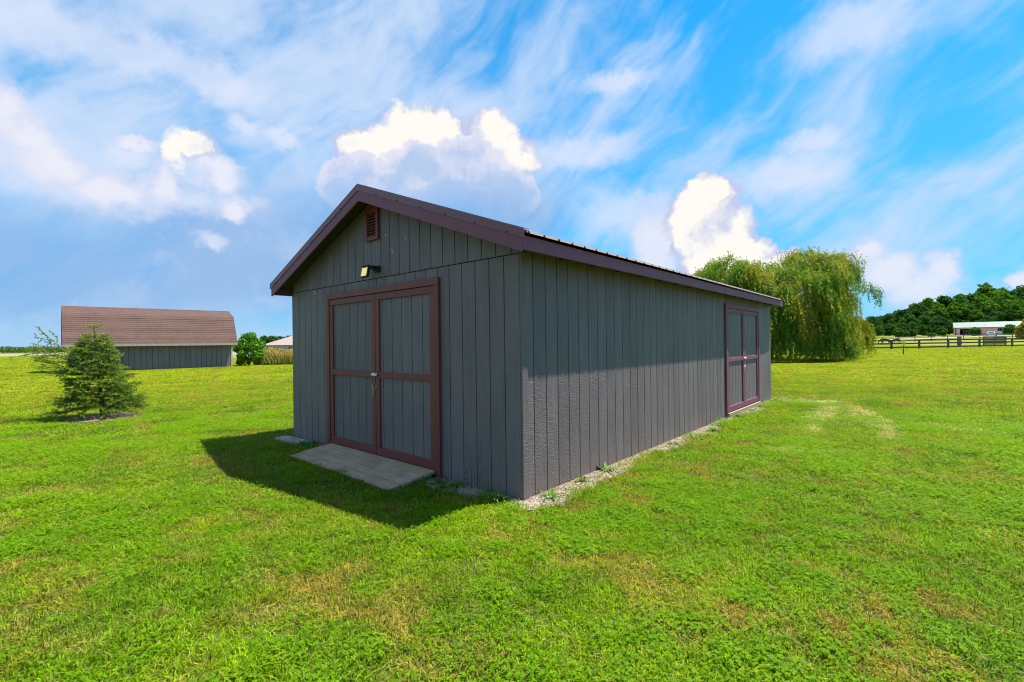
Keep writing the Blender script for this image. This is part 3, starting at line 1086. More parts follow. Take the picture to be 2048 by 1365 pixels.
def points_object(name, pts, scl, rot, src, m_label, cat):
    """stuff: copies of one tuft mesh on loose points, by geometry nodes"""
    me = bpy.data.meshes.new(name)
    me.vertices.add(len(pts))
    me.vertices.foreach_set('co', np.asarray(pts, np.float32).reshape(-1))
    a = me.attributes.new('scl', 'FLOAT', 'POINT')
    a.data.foreach_set('value', np.asarray(scl, np.float32))
    a = me.attributes.new('rot', 'FLOAT', 'POINT')
    a.data.foreach_set('value', np.asarray(rot, np.float32))
    me.update()
    ob = link(name, me)
    ng = bpy.data.node_groups.new(name, 'GeometryNodeTree')
    ng.interface.new_socket('Geometry', in_out='INPUT', socket_type='NodeSocketGeometry')
    ng.interface.new_socket('Geometry', in_out='OUTPUT', socket_type='NodeSocketGeometry')
    gi = ng.nodes.new('NodeGroupInput')
    go = ng.nodes.new('NodeGroupOutput')
    inst = ng.nodes.new('GeometryNodeInstanceOnPoints')
    oi = ng.nodes.new('GeometryNodeObjectInfo')
    oi.inputs['Object'].default_value = src
    oi.inputs['As Instance'].default_value = True
    na = ng.nodes.new('GeometryNodeInputNamedAttribute')
    na.data_type = 'FLOAT'
    na.inputs[0].default_value = 'scl'
    nr = ng.nodes.new('GeometryNodeInputNamedAttribute')
    nr.data_type = 'FLOAT'
    nr.inputs[0].default_value = 'rot'
    cb = ng.nodes.new('ShaderNodeCombineXYZ')
    l = ng.links.new
    l(gi.outputs[0], inst.inputs['Points'])
    l(oi.outputs['Geometry'], inst.inputs['Instance'])
    l(nr.outputs[0], cb.inputs[2])
    l(cb.outputs[0], inst.inputs['Rotation'])
    l(na.outputs[0], inst.inputs['Scale'])
    l(inst.outputs[0], go.inputs[0])
    mod = ob.modifiers.new('scatter', 'NODES')
    mod.node_group = ng
    return tag(ob, m_label, cat, kind='stuff')


def tuft(name, rad_, n, h, w, m, lean=0.5, tri=True):
    """a patch of curved blades, each two quads' worth of outline"""
    a = prng.uniform(0, 2 * math.pi, n)
    r_ = rad_ * np.sqrt(prng.uniform(0, 1, n))
    base = np.stack([np.cos(a) * r_, np.sin(a) * r_, np.full(n, -.004)], 1)
    th = prng.uniform(0, 2 * math.pi, n)
    ln = prng.uniform(.15, 2.0, n) * lean
    hh = h * prng.uniform(.45, 1.15, n)
    out = np.stack([np.cos(th), np.sin(th), np.zeros(n)], 1)
    side = np.stack([-np.sin(th), np.cos(th), np.zeros(n)], 1) * (w * prng.uniform(.6, 1.2, n))[:, None] * .5
    tw = prng.uniform(-1, 1, n)[:, None]
    side = side + out * tw * w * .35
    upv = np.array([0, 0, 1.0])
    midp = base + upv * (hh * np.maximum(.3, .62 - .12 * ln))[:, None] + out * (hh * ln * .38)[:, None]
    tip = base + upv * (hh * np.maximum(.22, 1 - ln * .42))[:, None] + out * (hh * ln * 1.0)[:, None]
    q1 = np.stack([base - side * .8, base + side * .8, midp + side, midp - side], 1)
    q2 = np.stack([midp - side, midp + side, tip + side * .12, tip - side * .12], 1)
    rn = prng.uniform(0, 1, n)
    me = poly_mesh(name, np.concatenate([q1, q2]), 4, m, np.concatenate([rn, rn]))
    return bpy.data.objects.new(name, me)


def clover_patch(name, rad_, n, m):
    V, rn = [], []
    a = prng.uniform(0, 2 * math.pi, n)
    r_ = rad_ * np.sqrt(prng.uniform(0, 1, n))
    for i in range(n):
        c = np.array([math.cos(a[i]) * r_[i], math.sin(a[i]) * r_[i], prng.uniform(.014, .043)])
        nrm = unit(np.array([prng.normal(0, .35), prng.normal(0, .35), 1.0]))
        t1 = unit(np.cross(nrm, [0.3, 0.9, 0.1]))
        t2 = np.cross(nrm, t1)
        s = prng.uniform(.0052, .0092)
        ph = prng.uniform(0, 6.28)
        k = prng.uniform(0, 1)
        for j in range(3):
            w = ph + j * 2.094
            d = t1 * math.cos(w) + t2 * math.sin(w)
            e = np.cross(nrm, d)
            V.append([c, c + d * s * .9 + e * s * .62 + nrm * s * .25, c + d * s * 1.7, c + d * s * .9 - e * s * .62 + nrm * s * .25])
            rn.append(np.clip(k + prng.normal(0, .1), 0, 1))
    me = poly_mesh(name, np.array(V), 4, m, rn)
    return bpy.data.objects.new(name, me)


def patchy(pts, s, off):
    """smooth value noise 0..1 from sums of sines, for where clover grows"""
    x, y = pts[:, 0] * s + off, pts[:, 1] * s - off
    return .5 + .5 * (np.sin(x * 1.3 + 1.7 * np.sin(y * .7)) * np.cos(y * 1.1 + 1.3 * np.sin(x * .9)))


def scatter_region(dmin, dmax, per_m2, hz=0.0):
    """random lawn points between two distances of where the viewer stands, over the half plane in front and to the sides"""
    A0 = math.atan2(FW[1], FW[0])
    half = R(64)
    area = half * (dmax ** 2 - dmin ** 2)
    n = int(area * per_m2)
    r_ = np.sqrt(prng.uniform(dmin ** 2, dmax ** 2, n))
    a = A0 + prng.uniform(-half, half, n)
    x, y = CAM[0] + np.cos(a) * r_, CAM[1] + np.sin(a) * r_
    ok = ~hard_zone(x, y)
    bz = bare_zone(x, y)
    ok &= (~bz) | (prng.uniform(0, 1, n) < .11 + .3 * (patchy(np.stack([x, y], 1), 2.2, 1.0) < .4))
    x, y = x[ok], y[ok]
    return np.stack([x, y, hgt(x, y)], 1)


for i, (d0, d1, dens, rad_, nb, h, w, lean) in enumerate(((1.3, 5.0, 210, .12, 52, .048, .0052, 1.0), (5.0, 10.0, 95, .17, 64, .050, .0075, 1.0),
                                                          (10.0, 22.0, 19, .36, 120, .052, .013, 1.0), (22.0, 50.0, 4.0, .8, 220, .055, .028, 1.0), (50.0, 120.0, .55, 2.2, 420, .06, .07, .9))):
    pts = scatter_region(d0, d1, dens)
    for v in range(3):
        src = tuft('grass_tuft', rad_, nb, h * (.85, 1.0, 1.15)[v], w, M['grass'], lean)
        sub = pts[v::3]
        points_object('lawn_grass', sub, prng.uniform(.75, 1.2, len(sub)), prng.uniform(0, 6.28, len(sub)), src, 'short mown grass blades covering the lawn', 'grass')
for i, (d0, d1, dens, rad_, nb, sc) in enumerate(((1.3, 6.0, 120, .10, 60, 1.0), (6.0, 13.0, 40, .17, 90, 1.3))):
    pts = scatter_region(d0, d1, dens)
    keep = .55 * patchy(pts, 1.15, 3.0) + .3 * patchy(pts, 3.7, 9.0) + .25 * patchy(pts, 8.3, 2.0) + prng.normal(0, .2, len(pts)) > .68
    pts = pts[keep]
    src = clover_patch('clover_tuft', rad_, nb, M['clover'])
    points_object('clover', pts, sc * prng.uniform(.8, 1.25, len(pts)), prng.uniform(0, 6.28, len(pts)), src, 'bright green clover leaves growing among the grass', 'clover')


fx = np.concatenate([prng.uniform(-3.7, -1.25, 90), np.full(22, -3.68), prng.uniform(-1.3, .15, 60), .14 + .27 * wob(np.linspace(-.1, 9.9, 330)) + prng.normal(.02, .05, 330), prng.uniform(-5.15, -4.99, 40)])
fy = np.concatenate([prng.normal(-.69, .02, 90), prng.uniform(-.6, -.1, 22), prng.uniform(-.46, -.28, 60), np.linspace(-.1, 9.9, 330), prng.uniform(-.3, .4, 40)])
fp = np.stack([fx, fy, np.zeros(len(fx))], 1)
points_object('grass_fringe', fp, prng.uniform(.4, .95, len(fp)), prng.uniform(0, 6.28, len(fp)), tuft('fringe_tuft', .05, 22, .085, .005, M['grass'], .55), 'longer untrimmed grass along the ramp and gravel edges', 'grass')

# gravel: small faceted stones
def pebble_mesh(name, centres, size):
    base = np.array([[0, 0, 1], [.9, 0, .2], [.28, .85, .25], [-.72, .52, .2], [-.7, -.5, .25], [.3, -.85, .2], [0, 0, -.7]])
    tri = [(0, 1, 2), (0, 2, 3), (0, 3, 4), (0, 4, 5), (0, 5, 1), (6, 2, 1), (6, 3, 2), (6, 4, 3), (6, 5, 4), (6, 1, 5)]
    n = len(centres)
    a = prng.uniform(0, 6.28, n)
    ca, sa = np.cos(a), np.sin(a)
    B = base[None] * (1 + prng.uniform(-.25, .25, (n, 7, 3))) * np.stack([size * prng.uniform(.7, 1.4, n), size * prng.uniform(.7, 1.2, n), size * prng.uniform(.4, .8, n)], 1)[:, None, :]
    Bx = B[..., 0] * ca[:, None] - B[..., 1] * sa[:, None]
    By = B[..., 0] * sa[:, None] + B[..., 1] * ca[:, None]
    V = np.stack([Bx, By, B[..., 2]], -1) + centres[:, None, :]
    T = V[:, np.array(tri), :].reshape(-1, 3, 3)
    return poly_mesh(name, T, 3, M['pebble'], np.repeat(prng.uniform(0, 1, n), 10))


n = 26000
n = 21000
x = np.concatenate([prng.uniform(0, .5, n), prng.uniform(-1.3, .15, 9000), prng.uniform(-5.0, -3.6, 2500)])
y = np.concatenate([prng.uniform(-.2, L_ + .45, n), prng.uniform(-.42, .0, 9000), prng.uniform(-.28, 0, 2500)])
k = bare_zone(x, y) & ~((x > -3.67) & (x < -1.23) & (y > -.63) & (y < 0)) & ((x > .022) | (y < -.004) | (y > L_ + .11))
thin = patchy(np.stack([x, y], 1), 2.2, 1.0) > prng.uniform(-.1, .75, len(x))
k &= thin
c = np.stack([x[k], y[k], np.full(k.sum(), .008)], 1)
gv = link('gravel', pebble_mesh('gravel', c, .0105 * prng.uniform(.6, 1.5, len(c))))
tag(gv, 'pale crushed stone gravel strewn along the shed walls', 'gravel', kind='stuff')


# weeds by the wall: rosettes of lance leaves, and thin seeding grasses
def weed(name, n, L0, W0, up, m=None):
    th = prng.uniform(0, 6.28, n)
    el = prng.uniform(up * .5, up * 1.3, n)
    ax = np.stack([np.cos(th) * np.cos(el), np.sin(th) * np.cos(el), np.sin(el)], 1)
    pos = np.stack([np.cos(th) * .01, np.sin(th) * .01, np.zeros(n)], 1)
    side = np.stack([-np.sin(th), np.cos(th), np.zeros(n)], 1)
    nr = np.cross(side, ax)
    L = L0 * prng.uniform(.6, 1.2, n)
    a = leaves(pos, ax, nr, L, W0)
    b_ = leaves(pos + ax * (L * .9)[:, None], ax * .6 + np.array([0, 0, -.5]), nr, L * .5, W0 * .7)
    return poly_mesh(name, np.concatenate([a, b_]), 4, m or M['weed'], prng.uniform(0, 1, 2 * n))


rosettes = [weed('leaf_cluster', 22, .10, .026, .5), weed('leaf_cluster', 30, .085, .02, .8), weed('leaf_cluster', 18, .13, .03, .35)]
wlab = {0: ('broad-leaved weed growing out of the gravel along the side wall', 'weeds along the side wall'),
        1: ('leafy weed growing in the gravel between ramp and shed corner', 'weeds right of the ramp'),
        2: ('small weed beside the concrete lump left of the ramp', 'weeds left of the ramp')}
spots = [(0, .07 + .2 * prng.uniform(), yy + prng.uniform(-.1, .1)) for yy in np.arange(.3, 9.6, .6)]
spots += [(1, -1.02, -.14), (1, -.93, -.17), (1, -.78, -.1), (1, -.86, -.22), (1, -1.15, -.18), (1, -.3, -.22), (1, -.18, -.17)]
spots += [(2, -4.2, -.2), (2, -4.05, -.12), (2, -4.9, -.24), (2, -3.95, -.2)]
for i, (g_, x, y) in enumerate(spots):
    o = link('weed_plant', rosettes[i % 3], None, (x, y, .004))
    o.rotation_euler = (0, 0, prng.uniform(0, 6.28))
    s = prng.uniform(.6, 1.25)
    o.scale = (s, s, s * prng.uniform(.8, 1.3))
    tag(o, wlab[g_][0], 'weed', wlab[g_][1])
for (x, y, h) in ((-.62, -.075, .36), (-.49, -.085, .26), (-.36, -.09, .2), (-.70, -.06, .22)):
    e = empty('seeding_grass', (x, y, 0))
    tag(e, 'thin tall seeding grass stalk against the gable wall', 'weed', 'seeding grasses at the gable wall')
    MB().tube([(0, 0, 0), (.01, -.005, h * .5), (.02, -.01, h)], [.003, .002, .001], 5).build('stalk', M['weed'], e)
    n = 9
    th = prng.uniform(0, 6.28, n)
    zz = prng.uniform(.1, .9, n) * h
    pos = np.stack([.02 * zz / h, -.01 * zz / h, zz], 1)
    link('blade', poly_mesh('blade', leaves(pos, np.stack([np.cos(th), np.sin(th), np.full(n, 1.1)], 1), rdir(n), h * .35, .006), 4, M['weed'], prng.uniform(.4, 1, n)), e)

# ================================================================== SPRUCE
def spruce(base, H):
    e = empty('spruce_tree', base)
    tag(e, 'young ragged spruce with one long branch reaching sideways before the brown-roofed barn', 'tree')
    r2 = np.random.default_rng(5)
    right = RT * [1, 1, 0]
    right /= np.linalg.norm(right)
    lean = lambda z: -right * .2 * (z / H)
    tp = [lean(H * i / 8) + np.array([.008 * math.sin(i * 2), .006 * math.cos(i), H * i / 8]) for i in range(9)]
    tp[0] = np.zeros(3)
    MB().tube(tp, [.062, .05, .042, .034, .027, .02, .014, .009, .004], 9).build('trunk', M['bark'], e, smooth=True)
    tw = MB()
    P0, AX, NR_, LL, rn = [], [], [], [], []
    right, fwd = RT * [1, 1, 0], FW * [1, 1, 0]
    right /= np.linalg.norm(right)
    fwd /= np.linalg.norm(fwd)
    def needle_twig(a, b, dens=230, ln=.036, shade=.5):
        v = b - a
        L = np.linalg.norm(v)
        n = max(8, int(L * dens))
        s = r2.uniform(0, 1, n)
        d = unit(v)
        rd = unit(r2.normal(size=(n, 3)) + np.array([0, 0, .25]))
        ax = unit(d * .9 + rd * .9)
        P0.append(a + v * s[:, None])
        AX.append(ax)
        NR_.append(unit(r2.normal(size=(n, 3))))
        LL.append(ln * r2.uniform(.7, 1.2, n))
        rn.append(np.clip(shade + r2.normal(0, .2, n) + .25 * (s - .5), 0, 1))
    def branch(root, d, L, droop, n_side, shade):
        pts = [root + d * L * s + np.array([0, 0, -droop * L * s * s + .12 * L * s ** 3]) for s in np.linspace(0, 1, 6)]
        tw.tube(pts, [.011, .009, .007, .005, .004, .002], 5)
        for i in range(5):
            if i >= 1:
                needle_twig(pts[i], pts[i + 1], 240, .036, shade)
        sd = np.cross(d, [0, 0, 1.0])
        for i in range(n_side):
            s = r2.uniform(.22, .97)
            j = int(s * 5)
            q = pts[j] + (pts[j + 1] - pts[j]) * (s * 5 - j)
            sg = 1 if i % 2 else -1
            dd = unit(d * r2.uniform(.5, 1.0) + sd * sg * r2.uniform(.4, .9) + np.array([0, 0, r2.uniform(-.3, .25)]))
            l = L * (1.05 - s) * r2.uniform(.35, .75) + .05
            qe = q + dd * l + np.array([0, 0, -.15 * l])
            tw.tube([q, qe], [.004, .0015], 4)
            needle_twig(q + (qe - q) * .1, qe, 250, .034, shade + r2.uniform(-.1, .25))
            if l > .2:
                for w_ in range(2):
                    q2 = q + (qe - q) * r2.uniform(.35, .8)
                    d2 = unit(dd + r2.normal(size=3) * .6)
                    needle_twig(q2, q2 + d2 * l * .45, 250, .032, shade + r2.uniform(-.1, .3))
    for i in range(112):
        z = H * (.10 + .78 * (i / 112) ** .95) + r2.uniform(-.03, .03)
        a = i * 2.399 + r2.uniform(-.4, .4)
        d2 = np.array([math.cos(a), math.sin(a), 0])
        f = z / H
        lr = d2 @ right
        L = .92 * (1 - f) ** .8 * r2.uniform(.62, 1.05) + .05
        if .3 < f < .78 and lr < -.2:
            L *= 1.22                        # bushier on the west side
        if f < .25 and lr > .3:
            L *= 1.12
        rise = .18 + .75 * f
        d = unit(d2 + np.array([0, 0, rise * .7 - .12]))
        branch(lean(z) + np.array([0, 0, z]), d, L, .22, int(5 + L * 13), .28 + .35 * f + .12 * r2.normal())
    # the long branch reaching out to the west
    branch(lean(H * .5) + np.array([0, 0, H * .48]), unit(-right + fwd * .05 + np.array([0, 0, .62])), 1.68, .03, 22, .3)
    branch(lean(H * .46) + np.array([0, 0, H * .44]), unit(-right * 1 - fwd * .3 + np.array([0, 0, .40])), 1.15, .10, 20, .35)
    branch(lean(H * .66) + np.array([0, 0, H * .66]), unit(right * 1 - fwd * .2 + np.array([0, 0, .95])), .48, .05, 8, .7)
    # leader with its whorl
    top = lean(H) + np.array([0, .0, H])
    needle_twig(lean(H * .8) + np.array([0, 0, H * .80]), top, 260, .04, .6)
    for a in np.linspace(0, 6.28, 7)[:-1]:
        d = unit(np.array([math.cos(a), math.sin(a), .55]))
        q = lean(H) + np.array([0, 0, H * .955])
        tw.tube([q, q + d * .15], [.004, .002], 4)
        needle_twig(q, q + d * .17, 330, .04, .6)
    tw.build('branches', M['twig'], e)
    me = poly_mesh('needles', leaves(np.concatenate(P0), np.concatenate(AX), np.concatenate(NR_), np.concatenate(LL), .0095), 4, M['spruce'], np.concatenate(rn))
    link('needles', me, e)
    print('spruce needles', len(me.polygons))
    return e


sp = ground(207, 835)
spruce(sp, 2.03)
mb = MB()
n = 18
rim = [(sp[0] + .1 + math.cos(a) * .75 * (1 + .15 * math.sin(3 * a)), sp[1] + math.sin(a) * .65, .008) for a in np.linspace(0, 2 * math.pi, n + 1)[:-1]]
mb.add(rim, [tuple(range(n))])
tag(mb.build('mulch_bed', M['dirt']), 'bare brown earth ring under the young spruce', 'dirt', kind='structure')


# ================================================================== broadleaf crowns
def crown_mesh(name, m, rx, rz, n_clump, per, ls, seed, low=-.55):
    r2 = np.random.default_rng(seed)
    V, rn = [], []
    C_ = []
    for i in range(n_clump):
        while True:
            d = unit(r2.normal(size=3))
            if d[2] > low:
                break
        k = r2.uniform(.55, .98)
        w = (1 - .35 * max(0, d[2]) ** 2)
        C_.append(np.array([d[0] * rx * k * w, d[1] * rx * k * w, rz + d[2] * rz * k]))
    for c in C_:
        cr = rx * r2.uniform(.2, .36)
        d = unit(r2.normal(size=(per, 3)))
        rr = cr * r2.uniform(.55, 1.0, per) ** .6
        p = c + d * rr[:, None] * np.array([1, 1, .75])
        nr = unit(d + r2.normal(size=(per, 3)) * .55)
        ax = unit(np.cross(nr, r2.normal(size=(per, 3))))
        V.append(leaves(p, ax, nr, ls * r2.uniform(.6, 1.3, per), ls * .8))
        rn.append(np.clip(r2.uniform(.1, .7) + r2.normal(0, .22, per), 0, 1))
    return poly_mesh(name, np.concatenate(V), 4, m, np.concatenate(rn))


def trunk_mesh(name, h, r0, seed=0, limbs=5, spread=.5):
    r2 = np.random.default_rng(seed)
    mb = MB()
    mb.tube([(0, 0, -.2), (.02 * h, 0, h * .4), (0, .02 * h, h)], [r0, r0 * .75, r0 * .45], 8)
    for i in range(limbs):
        a = r2.uniform(0, 6.28)
        z = h * r2.uniform(.45, .95)
        l = h * spread * r2.uniform(.6, 1.2)
        mb.tube([(0, 0, z), (math.cos(a) * l * .5, math.sin(a) * l * .5, z + l * .5), (math.cos(a) * l, math.sin(a) * l, z + l * 1.1)], [r0 * .45, r0 * .3, r0 * .1], 6)
    return mb.mesh(name, M['bark'], True)


# ---- willow
def willow(base):
    e = empty('willow_tree', base)
    tag(e, 'big weeping willow with yellowing curtains of leaves beyond the shed', 'tree')
    r2 = np.random.default_rng(11)
    right, fwd = RT * [1, 1, 0], FW * [1, 1, 0]
    right /= np.linalg.norm(right)
    fwd /= np.linalg.norm(fwd)
    PU = [-5.9, -5.2, -4.6, -3.8, -2.6, -1.5, -.6, .8, 2.4, 3.7, 4.5, 5.1, 5.6, 6.3]
    PZ = [4.6, 5.9, 6.8, 7.4, 7.7, 7.1, 6.9, 7.6, 8.0, 8.25, 7.4, 6.6, 5.6, 4.0]
    def dome(u, v):
        return np.interp(u, PU, PZ) * np.clip(1 - .36 * abs(v / 5.4) ** 2.6, .1, 1)
    P0, AX, NRM, LL, rn = [], [], [], [], []
    tw = MB()
    for i in range(17):
        a = i * 2.399
        l = r2.uniform(2.0, 4.6)
        hx = r2.uniform(4.6, 6.8)
        p1 = np.array([math.cos(a) * l, math.sin(a) * l, 0])
        tw.tube([(0, 0, 1.4), p1 * .3 + [0, 0, hx * .62], p1 * .7 + [0, 0, hx * .95], p1 + [0, 0, hx]], [.17, .11, .07, .03], 7)
    def put(pos, ax, shade, lmin=.12, lmax=.22, sd=.13):
        n = len(pos)
        P0.append(pos)
        AX.append(ax)
        NRM.append(unit(r2.normal(size=(n, 3))))
        LL.append(r2.uniform(lmin, lmax, n))
        rn.append(np.clip(shade + r2.normal(0, sd, n), 0, 1))
    def strand(root, out, L, shade):
        """one whip: a short throw outwards, then hanging, swaying a little"""
        n = max(10, int(L * 23))
        s = r2.uniform(0, 1, n)
        sw, ph = r2.uniform(.03, .13), r2.uniform(0, 6)
        bend = r2.normal(0, .12, 2)
        x = .22 * (1 - np.exp(-s * 3.5))
        pos = root + np.outer(x, out) + np.outer(s * s * L * .5, [bend[0], bend[1], 0]) + np.outer(sw * np.sin(s * 4 + ph), [.6, .6, 0]) - np.outer(s * L, [0, 0, 1])
        th = r2.uniform(0, 6.28, n)
        put(pos, np.stack([np.cos(th) * .6, np.sin(th) * .6, -np.full(n, .75)], 1) + out * .15, shade)
    def bough(c, out, reach, rise, n, lmin, lmax, shade, floor):
        """an arching bough: leaves along its arc and whips hanging from it"""
        sd_ = np.cross(out, [0, 0, 1.0])
        arc = lambda s: c + out * reach * (s - .35) + np.array([0, 0, rise * (1 - (1.9 * s - .75) ** 2)])
        for k in range(n):
            s = r2.uniform(0, 1) ** .8
            q = arc(s) + sd_ * r2.normal(0, .22 + .12 * s) + np.array([0, 0, r2.normal(0, .07)])
            L = r2.uniform(lmin, lmax) * (.45 + .65 * s)
            L = min(L, max(.15, q[2] - floor))
            strand(q, out, L, shade + r2.normal(0, .07) + .1 * (1 - s))
        m_ = 60
        s = r2.uniform(0, 1, m_)
        pos = np.array([arc(x) for x in s]) + r2.normal(0, .12, (m_, 3))
        put(pos, r2.normal(size=(m_, 3)) + out * .5, shade + .12)
    def place(u, v, z, **kw):
        out = right * u + fwd * v
        out = out / (np.linalg.norm(out) + 1e-6)
        a = r2.normal(0, .5)
        out = out * math.cos(a) + np.cross([0, 0, 1.0], out) * math.sin(a)
        bough(right * u + fwd * v + np.array([0, 0, z]), out, r2.uniform(.8, 2.0), r2.uniform(.2, .75), **kw)
    # crown top
    for i in range(130):
        u, v = r2.uniform(-5.0, 4.7), r2.uniform(-4.4, 4.0)
        if (u / 5.4) ** 2 + (v / 4.8) ** 2 > 1:
            continue
        z = float(dome(u, v)) * r2.uniform(.9, .985) - .35
        place(u, v, z, n=26, lmin=.4, lmax=1.7, shade=r2.uniform(.25, .85), floor=.3)
    # tiers down the sides
    for i in range(330):
        a = r2.uniform(0, 6.28)
        if r2.uniform() < .35 and math.sin(a) > 0:
            a = -a
        rr = r2.uniform(.80, 1.0)
        u, v = (4.5 if math.cos(a) > 0 else 5.1) * rr * math.cos(a) * r2.uniform(.9, 1.06), 4.7 * rr * math.sin(a)
        z = float(dome(u, v)) * r2.uniform(.18, .9)
        place(u, v, z, n=24, lmin=.5, lmax=2.6, shade=r2.uniform(.02, .85), floor=r2.uniform(.0, .5))
    # eastern outliers
    def outlier(u, v, z, n, lmin, lmax, shade, reach, rise, floor=.05):
        tw.tube([(0, 0, 3.0), tuple(right * u * .55 + fwd * v * .5 + [0, 0, z * .9]), tuple(right * u + fwd * v + [0, 0, z])], [.09, .05, .02], 6)
        bough(right * u + fwd * v + np.array([0, 0, z]), right, reach, rise, n, lmin, lmax, shade, floor)
    outlier(7.6, .3, 5.25, 40, .35, 1.5, .3, 1.5, .35)
    outlier(5.9, .0, 4.7, 60, .6, 2.2, .45, 1.4, .35)
    outlier(6.9, .6, 2.75, 120, .5, 2.5, .8, 1.7, .45)
    outlier(7.7, .8, 2.1, 70, .5, 2.2, .6, 1.0, .4)
    outlier(5.7, -.8, 1.9, 70, .5, 1.8, .55, 1.4, .4)
    # upright shoots along the skyline
    for k in range(34):
        u, v = r2.uniform(-5.2, 5.0), r2.uniform(-1.5, 1.5)
        q = right * u + fwd * v + np.array([0, 0, float(dome(u, v)) - .3])
        n = 12
        s = r2.uniform(0, r2.uniform(.35, .75), n)
        tilt = r2.normal(0, .35, 2)
        put(q + np.outer(s, [tilt[0], tilt[1], 1]), r2.normal(size=(n, 3)) * .4 + [0, 0, .6], .4)
    MB().tube([(0, 0, -.3), (.1, 0, .8), (0, .1, 1.6), (0, 0, 2.4)], [.42, .34, .32, .2], 10).build('trunk', M['bark'], e, smooth=True)
    tw.build('limbs', M['bark'], e, smooth=True)
    me = poly_mesh('foliage', leaves(np.concatenate(P0), np.concatenate(AX), np.concatenate(NRM), np.concatenate(LL), .052), 4, M['willow'], np.concatenate(rn))
    print('willow leaves', len(me.polygons))
    link('foliage', me, e)
    return e


wb = at(1532, 712, 35.0)
willow((wb[0], wb[1], 0.0))

# ---- bush by the barn
def bush(base, w, h, m, label, seed, cat='bush', group=None, name='leafy_bush', ls=.16):
    e = empty(name, base)
    tag(e, label, cat, group)
    link('foliage', crown_mesh('foliage', m, w / 2, h / 2, 42, 130, ls, seed, -.9), e)
    r2 = np.random.default_rng(seed)
    mb = MB()
    for i in range(6):
        a = r2.uniform(0, 6.28)
        mb.tube([(0, 0, -.05), (math.cos(a) * w * .12, math.sin(a) * w * .12, h * .35), (math.cos(a) * w * .3, math.sin(a) * w * .3, h * .75)], [.03, .022, .008], 6)
    mb.build('stems', M['bark'], e, smooth=True)
    return e


bb = ground(498, 731.5)
bush(bb, 2.3, 2.55, M['bush'], 'bright green leafy bush at the right end of the brown-roofed barn', 31)

# ---- tall dry meadow grass behind the lawn
c0 = ground(520, 731)
c1 = ground(600, 729.5)
n = 9000
ux = prng.uniform(-.15, 2.2, n)
uy = prng.uniform(0, 1, n) ** 1.5 * 9
dirm = (c1 - c0)
nrm_ = np.array([-dirm[1], dirm[0], 0])
nrm_ = nrm_ / np.linalg.norm(nrm_)
if nrm_ @ FW < 0:
    nrm_ = -nrm_
pos = c0 + np.outer(ux, dirm) + np.outer(uy, nrm_)
pos[:, 2] = hgt(pos[:, 0], pos[:, 1])
hh = prng.uniform(.7, 1.45, n) * (.8 + .25 * np.sin(ux * 9) * np.sin(uy))
ax = np.stack([prng.normal(0, .13, n), prng.normal(0, .13, n), np.ones(n)], 1)
V1 = leaves(pos, ax, rdir(n), hh, .035)
tips = pos + unit(ax) * (hh * .85)[:, None]
V2 = leaves(tips, ax + rdir(n) * .25, rdir(n), .3, .05)
low = pos + rdir(n) * .2
low[:, 2] = pos[:, 2]
V3 = leaves(low, np.stack([prng.normal(0, .4, n), prng.normal(0, .4, n), np.ones(n)], 1), rdir(n), prng.uniform(.3, .8, n), .05)
mdw = link('tall_grass', poly_mesh('tall_grass', np.concatenate([V1, V2, V3]), 4, M['meadow'], np.concatenate([prng.uniform(.2, .8, n), prng.uniform(.6, 1, n), prng.uniform(0, .45, n)])))
tag(mdw, 'tall dry meadow grass between the bush and the shed', 'grass', kind='stuff')

# ---- maize field across the road
n = 5200
cc0 = ground(0, 709.0)
fw2 = np.array([-dr[1], dr[0], 0])
if fw2 @ FW < 0:
    fw2 = -fw2
u = prng.uniform(-45, 60, n)
v = np.round(prng.uniform(16, 60, n) / .9) * .9 + prng.normal(0, .1, n)
cpos = cc0 + np.outer(u, dr) + np.outer(v, fw2)
cpos[:, 2] = hgt(cpos[:, 0], cpos[:, 1])
V, rn = [], []
for k in range(7):
    th = prng.uniform(0, 6.28, n)
    z0 = prng.uniform(.0, 1.5, n)
    p_ = cpos + np.stack([np.zeros(n), np.zeros(n), z0], 1)
    V.append(leaves(p_, np.stack([np.cos(th) * .7, np.sin(th) * .7, np.full(n, .8)], 1), rdir(n), prng.uniform(.5, .95, n), .28))
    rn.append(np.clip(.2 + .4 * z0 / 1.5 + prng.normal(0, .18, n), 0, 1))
cf = link('maize_field', poly_mesh('maize_field', np.concatenate(V), 4, M['corn'], np.concatenate(rn)))
tag(cf, 'field of green maize beyond the pale road', 'maize', kind='stuff')

# ---- woods
VAR = []
for i in range(5):
    mm = M['wood_leaf'] if i < 4 else M['wood_leaf2']
    rx, rz_ = (5.0, 6.2, 5.6, 4.4, 4.8)[i], (6.5, 7.0, 8.0, 5.6, 5.6)[i]
    VAR.append((crown_mesh('crown', mm, rx, rz_, 52, 95, .95, 100 + i, -.95), trunk_mesh('trunk', 8.0, .35, i), rz_))


def far_tree(p, s, v, label, group, rot=0.0, lift=1.2):
    e = empty('woodland_tree', p, rot)
    tag(e, label, 'tree', group)
    e.scale = (s, s, s)
    link('trunk', VAR[v][1], e)
    link('crown', VAR[v][0], e, (0, 0, lift))
    return e


def skyline(x):
    """top edge of the eastern woods in the photograph"""
    return np.interp(x, [1740, 1765, 1800, 1826, 1850, 1870, 1884, 1900, 1925, 1950, 1985, 2010, 2030, 2060, 2110],
                     [634, 628, 619, 600, 606, 588, 581, 592, 592, 578, 572, 572, 580, 566, 566])


